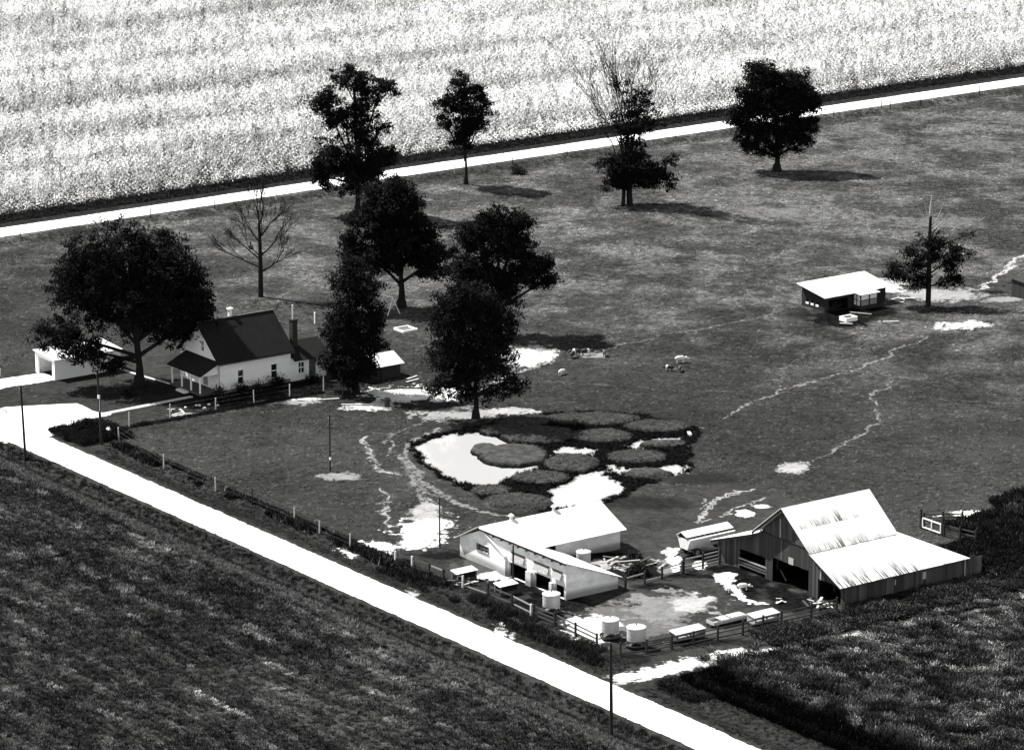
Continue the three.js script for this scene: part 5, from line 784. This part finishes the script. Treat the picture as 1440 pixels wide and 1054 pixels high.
// ------------------------------------------------------------------ odds and ends
function pile(name, label, cat, x, z, n, L, R, seed, mats, H = .35) {
  const t = thing(name, label, cat, [x, hgt(x, z), z]), r = rng(seed);
  for (let k = 0; k < n; k++) { const a = r() * 3.14, l = L * (.4 + .7 * r()), cx = (r() - .5) * 2 * R, cz = (r() - .5) * 2 * R, y = .04 + H * k / n, dy = (r() - .4) * .35; part(t, 'board', bar([cx - Math.cos(a) * l / 2, y, cz - Math.sin(a) * l / 2], [cx + Math.cos(a) * l / 2, Math.max(.03, y + dy), cz + Math.sin(a) * l / 2], .16 + .1 * r(), .04), mats[Math.floor(r() * mats.length)]); }
  return t;
}
pile('scrap_pile', 'heap of pale boards and scrap at the barn front corner', 'boards', -3.6, 52.6, 16, 1.6, 1.1, 61, [paleWood[2], paleWood[1], paleWood[2], oldWood[1]], .5);
pile('scrap_pile', 'small jumble of white scrap before the barn drive opening', 'boards', -5.7, 49.6, 5, .8, .5, 62, [paleWood[2]], .3);
pile('lumber_pile', 'long pale planks stacked behind the hog house', 'boards', -10.9, 31.6, 9, 3.2, .9, 63, [paleWood[1], oldWood[4], paleWood[0]], .5);
pile('lumber_pile', 'loose dark boards beside the plank rail fence', 'boards', -7.8, 33.8, 9, 2.2, 1.2, 64, [oldWood[1], oldWood[3], paleWood[0]], .5);
pile('scrap_pile', 'white scattered sheets on the bare spot of the upper pasture', 'scrap', 77.4, -18, 8, 1.4, 2.2, 65, [paleWood[2], paleWood[1]], .06);
pile('scrap_pile', 'pale boards dumped between pasture shed and dead topped tree', 'boards', 80, -31.2, 7, 1.8, 1.2, 66, [paleWood[2], paleWood[1], oldWood[2]], .2);
pile('scrap_pile', 'splintered boards on the lot fence by the box feeder', 'boards', -26.1, 28.2, 11, 1.4, .8, 67, [paleWood[1], paleWood[2], oldWood[4]], .5);
pile('scrap_pile', 'low pile of boards beside the garden fence bed', 'boards', -16.2, -38.8, 5, 1.1, .8, 68, [paleWood[2], paleWood[1]], .15);
function brush(x, z, R, H, seed, label) { const t = thing('brush_pile', label, 'brush', [x, 0, z]), r = rng(seed), o = []; for (let k = 0; k < 70; k++) { const a = r() * 6.28, b = a + 1 + 4 * r(), ra = R * Math.sqrt(r()), rb = R * Math.sqrt(r()); o.push(limbGeo([[Math.cos(a) * ra, .02, Math.sin(a) * ra], [Math.cos(a) * ra * .4, H * (.4 + .6 * r()), Math.sin(b) * rb * .4], [Math.cos(b) * rb, H * r() * .8, Math.sin(b) * rb]], .05, .012, 4)); } part(t, 'branches', o, bark); part(t, 'dead_leaves', crownGeo([[0, H * .35, 0, R * .9, H * .35, R * .9, .6]], r, .016, .16, 10), foliage[0]); }
brush(-11.2, 35.4, 1.5, 1.3, 71, 'dark tangled brush pile against the plank rail fence'); brush(-8.6, 31.6, 1.2, .9, 72, 'low dark brush heap between hog house and feed wagon'); brush(-27.4, 20.6, 1.1, .8, 73, 'dark weedy brush at the lot corner post');
{ const t = thing('swing_frame', 'white A shaped swing frame on the back lawn', 'swing', [27, 0, -61.8]); for (const s of [-1, 1]) { part(t, 'leg', rod([-.9, -.1, s * 1.1], [0, 2, s * .9], .05), trim); part(t, 'leg', rod([.9, -.1, s * 1.1], [0, 2, s * .9], .05), trim); } part(t, 'top_bar', rod([0, 2, -1], [0, 2, 1], .06), trim); for (const z of [-.3, .3]) part(t, 'rope', rod([0, 2, z], [0, .5, z], .015, .015, 4), M(.4, .9)); part(t, 'seat', box(-.15, .15, .46, .5, -.35, .35), paleWood[1]); part(t, 'brace', rod([-1.9, .05, -.9], [0, 1.3, -.95], .05), trim); }
{ const t = thing('sandbox', 'white plank sandbox frame on the back lawn', 'sandbox', [24, 0, -53.9]); for (const s of [-1, 1]) { part(t, 'side', box(-1, 1, -.05, .25, s * .95 - .06, s * .95 + .06), trim); part(t, 'side', box(s * .95 - .06, s * .95 + .06, -.05, .24, -.88, .88), trim); } part(t, 'sand', box(-.88, .88, -.05, .08, -.88, .88), M(.12, 1)); }
{ const t = thing('stock_tank', 'white rimmed tub in the mud before the pasture shed', 'tank', [68.5, hgt(68.5, -27.6), -27.6]); for (const s of [-1, 1]) { part(t, 'side', box(-.85, .85, 0, .5, s * .6 - .05, s * .6 + .05), trim); part(t, 'end', box(s * .8 - .05, s * .8 + .05, 0, .49, -.54, .54), trim); } part(t, 'water', box(-.74, .74, .02, .3, -.54, .54), black); }
{ const t = thing('barrel', 'dark steel barrel standing on the bare yard', 'barrel', [3.5, 0, -27.6]); part(t, 'body', new THREE.LatheGeometry([[.001, 0], [.29, 0], [.3, .05], [.3, .3], [.32, .33], [.3, .36], [.3, .6], [.32, .63], [.3, .66], [.3, .92], [.27, .94], [.27, .88], [.001, .88]].map(p => new THREE.Vector2(...p)), 18), M(.02, .7)); }
{ const mk = (x, z, x2, z2, label, m = paleWood[2], w = .22) => { const t = thing('plank', label, 'plank', [x, 0, z]); part(t, 'board', bar([0, .06, 0], [x2 - x, .09, z2 - z], w, .08), m); part(t, 'block', box(-.15, .15, -.02, .06, -.12, .12), darkWood); };
  mk(-.2, -31, 3.2, -28.4, 'long white plank lying across the bare yard'); mk(1, -33.2, -.8, -33.8, 'short pale plank near the fence stub'); mk(10.8, -34.6, 12.6, -34.8, 'pale bench board in front of the yard shed'); mk(11.6, -35.6, 13.2, -36, 'upper pale bench board beside the yard shed wall'); mk(6.8, -33.6, 9.2, -32.8, 'dark timber lying at the edge of the bare yard', darkWood, .3); mk(9, -32.6, 10.8, -31.4, 'dark beam beside the pond end of the bare yard', darkWood, .3);
  mk(70.9, -30.2, 72.2, -27.8, 'pale pole leaning out of the mud by the pasture shed', paleWood[2], .12); mk(71, -24.4, 72.6, -23.4, 'white board left on the pasture grass below the shed'); mk(66.5, -26.8, 67.4, -25.6, 'short white board at the mud edge'); mk(20.2, -27.6, 21.4, -27, 'pale pole on the trail beyond the pond tree', paleWood[1], .14); }
{ const r = rng(81); for (let k = 0; k < 7; k++) { const x = -15.6 + r() * 4.6, z = -39.8 + r() * 1.6, g = new THREE.IcosahedronGeometry(.12 + .1 * r(), 1), p = g.attributes.position; for (let i = 0; i < p.count; i++) { const n = .8 + .4 * noise(p.getX(i) * 9 + k, p.getZ(i) * 9 + p.getY(i) * 5); p.setXYZ(i, p.getX(i) * n * 1.3, p.getY(i) * n * .8, p.getZ(i) * n); } g.computeVertexNormals(); g.translate(0, .08, 0); const m = single('stone', g, M(.66, .9), 'white painted stone edging the bed in front of the porch', 'stone', 'white stones round the porch bed'); m.position.set(x, 0, z); } }
{ const t = thing('mailbox', 'pale mailbox on a post by the driveway corner', 'mailbox', [-27.4, 0, -33.9]); part(t, 'post', bar([0, -.2, 0], [0, 1.05, 0], .1), darkWood); part(t, 'box', [box(-.13, .13, 1.05, 1.2, -.26, .26), new THREE.CylinderGeometry(.13, .13, .52, 12, 1, false, 0, Math.PI).rotateX(Math.PI / 2).rotateZ(Math.PI / 2 * 0).translate(0, 1.2, 0)], M(.6, .5)); part(t, 'flag', box(.13, .15, 1.15, 1.4, -.1, -.04), M(.3, .6)); }
renderer.render(scene, camera);
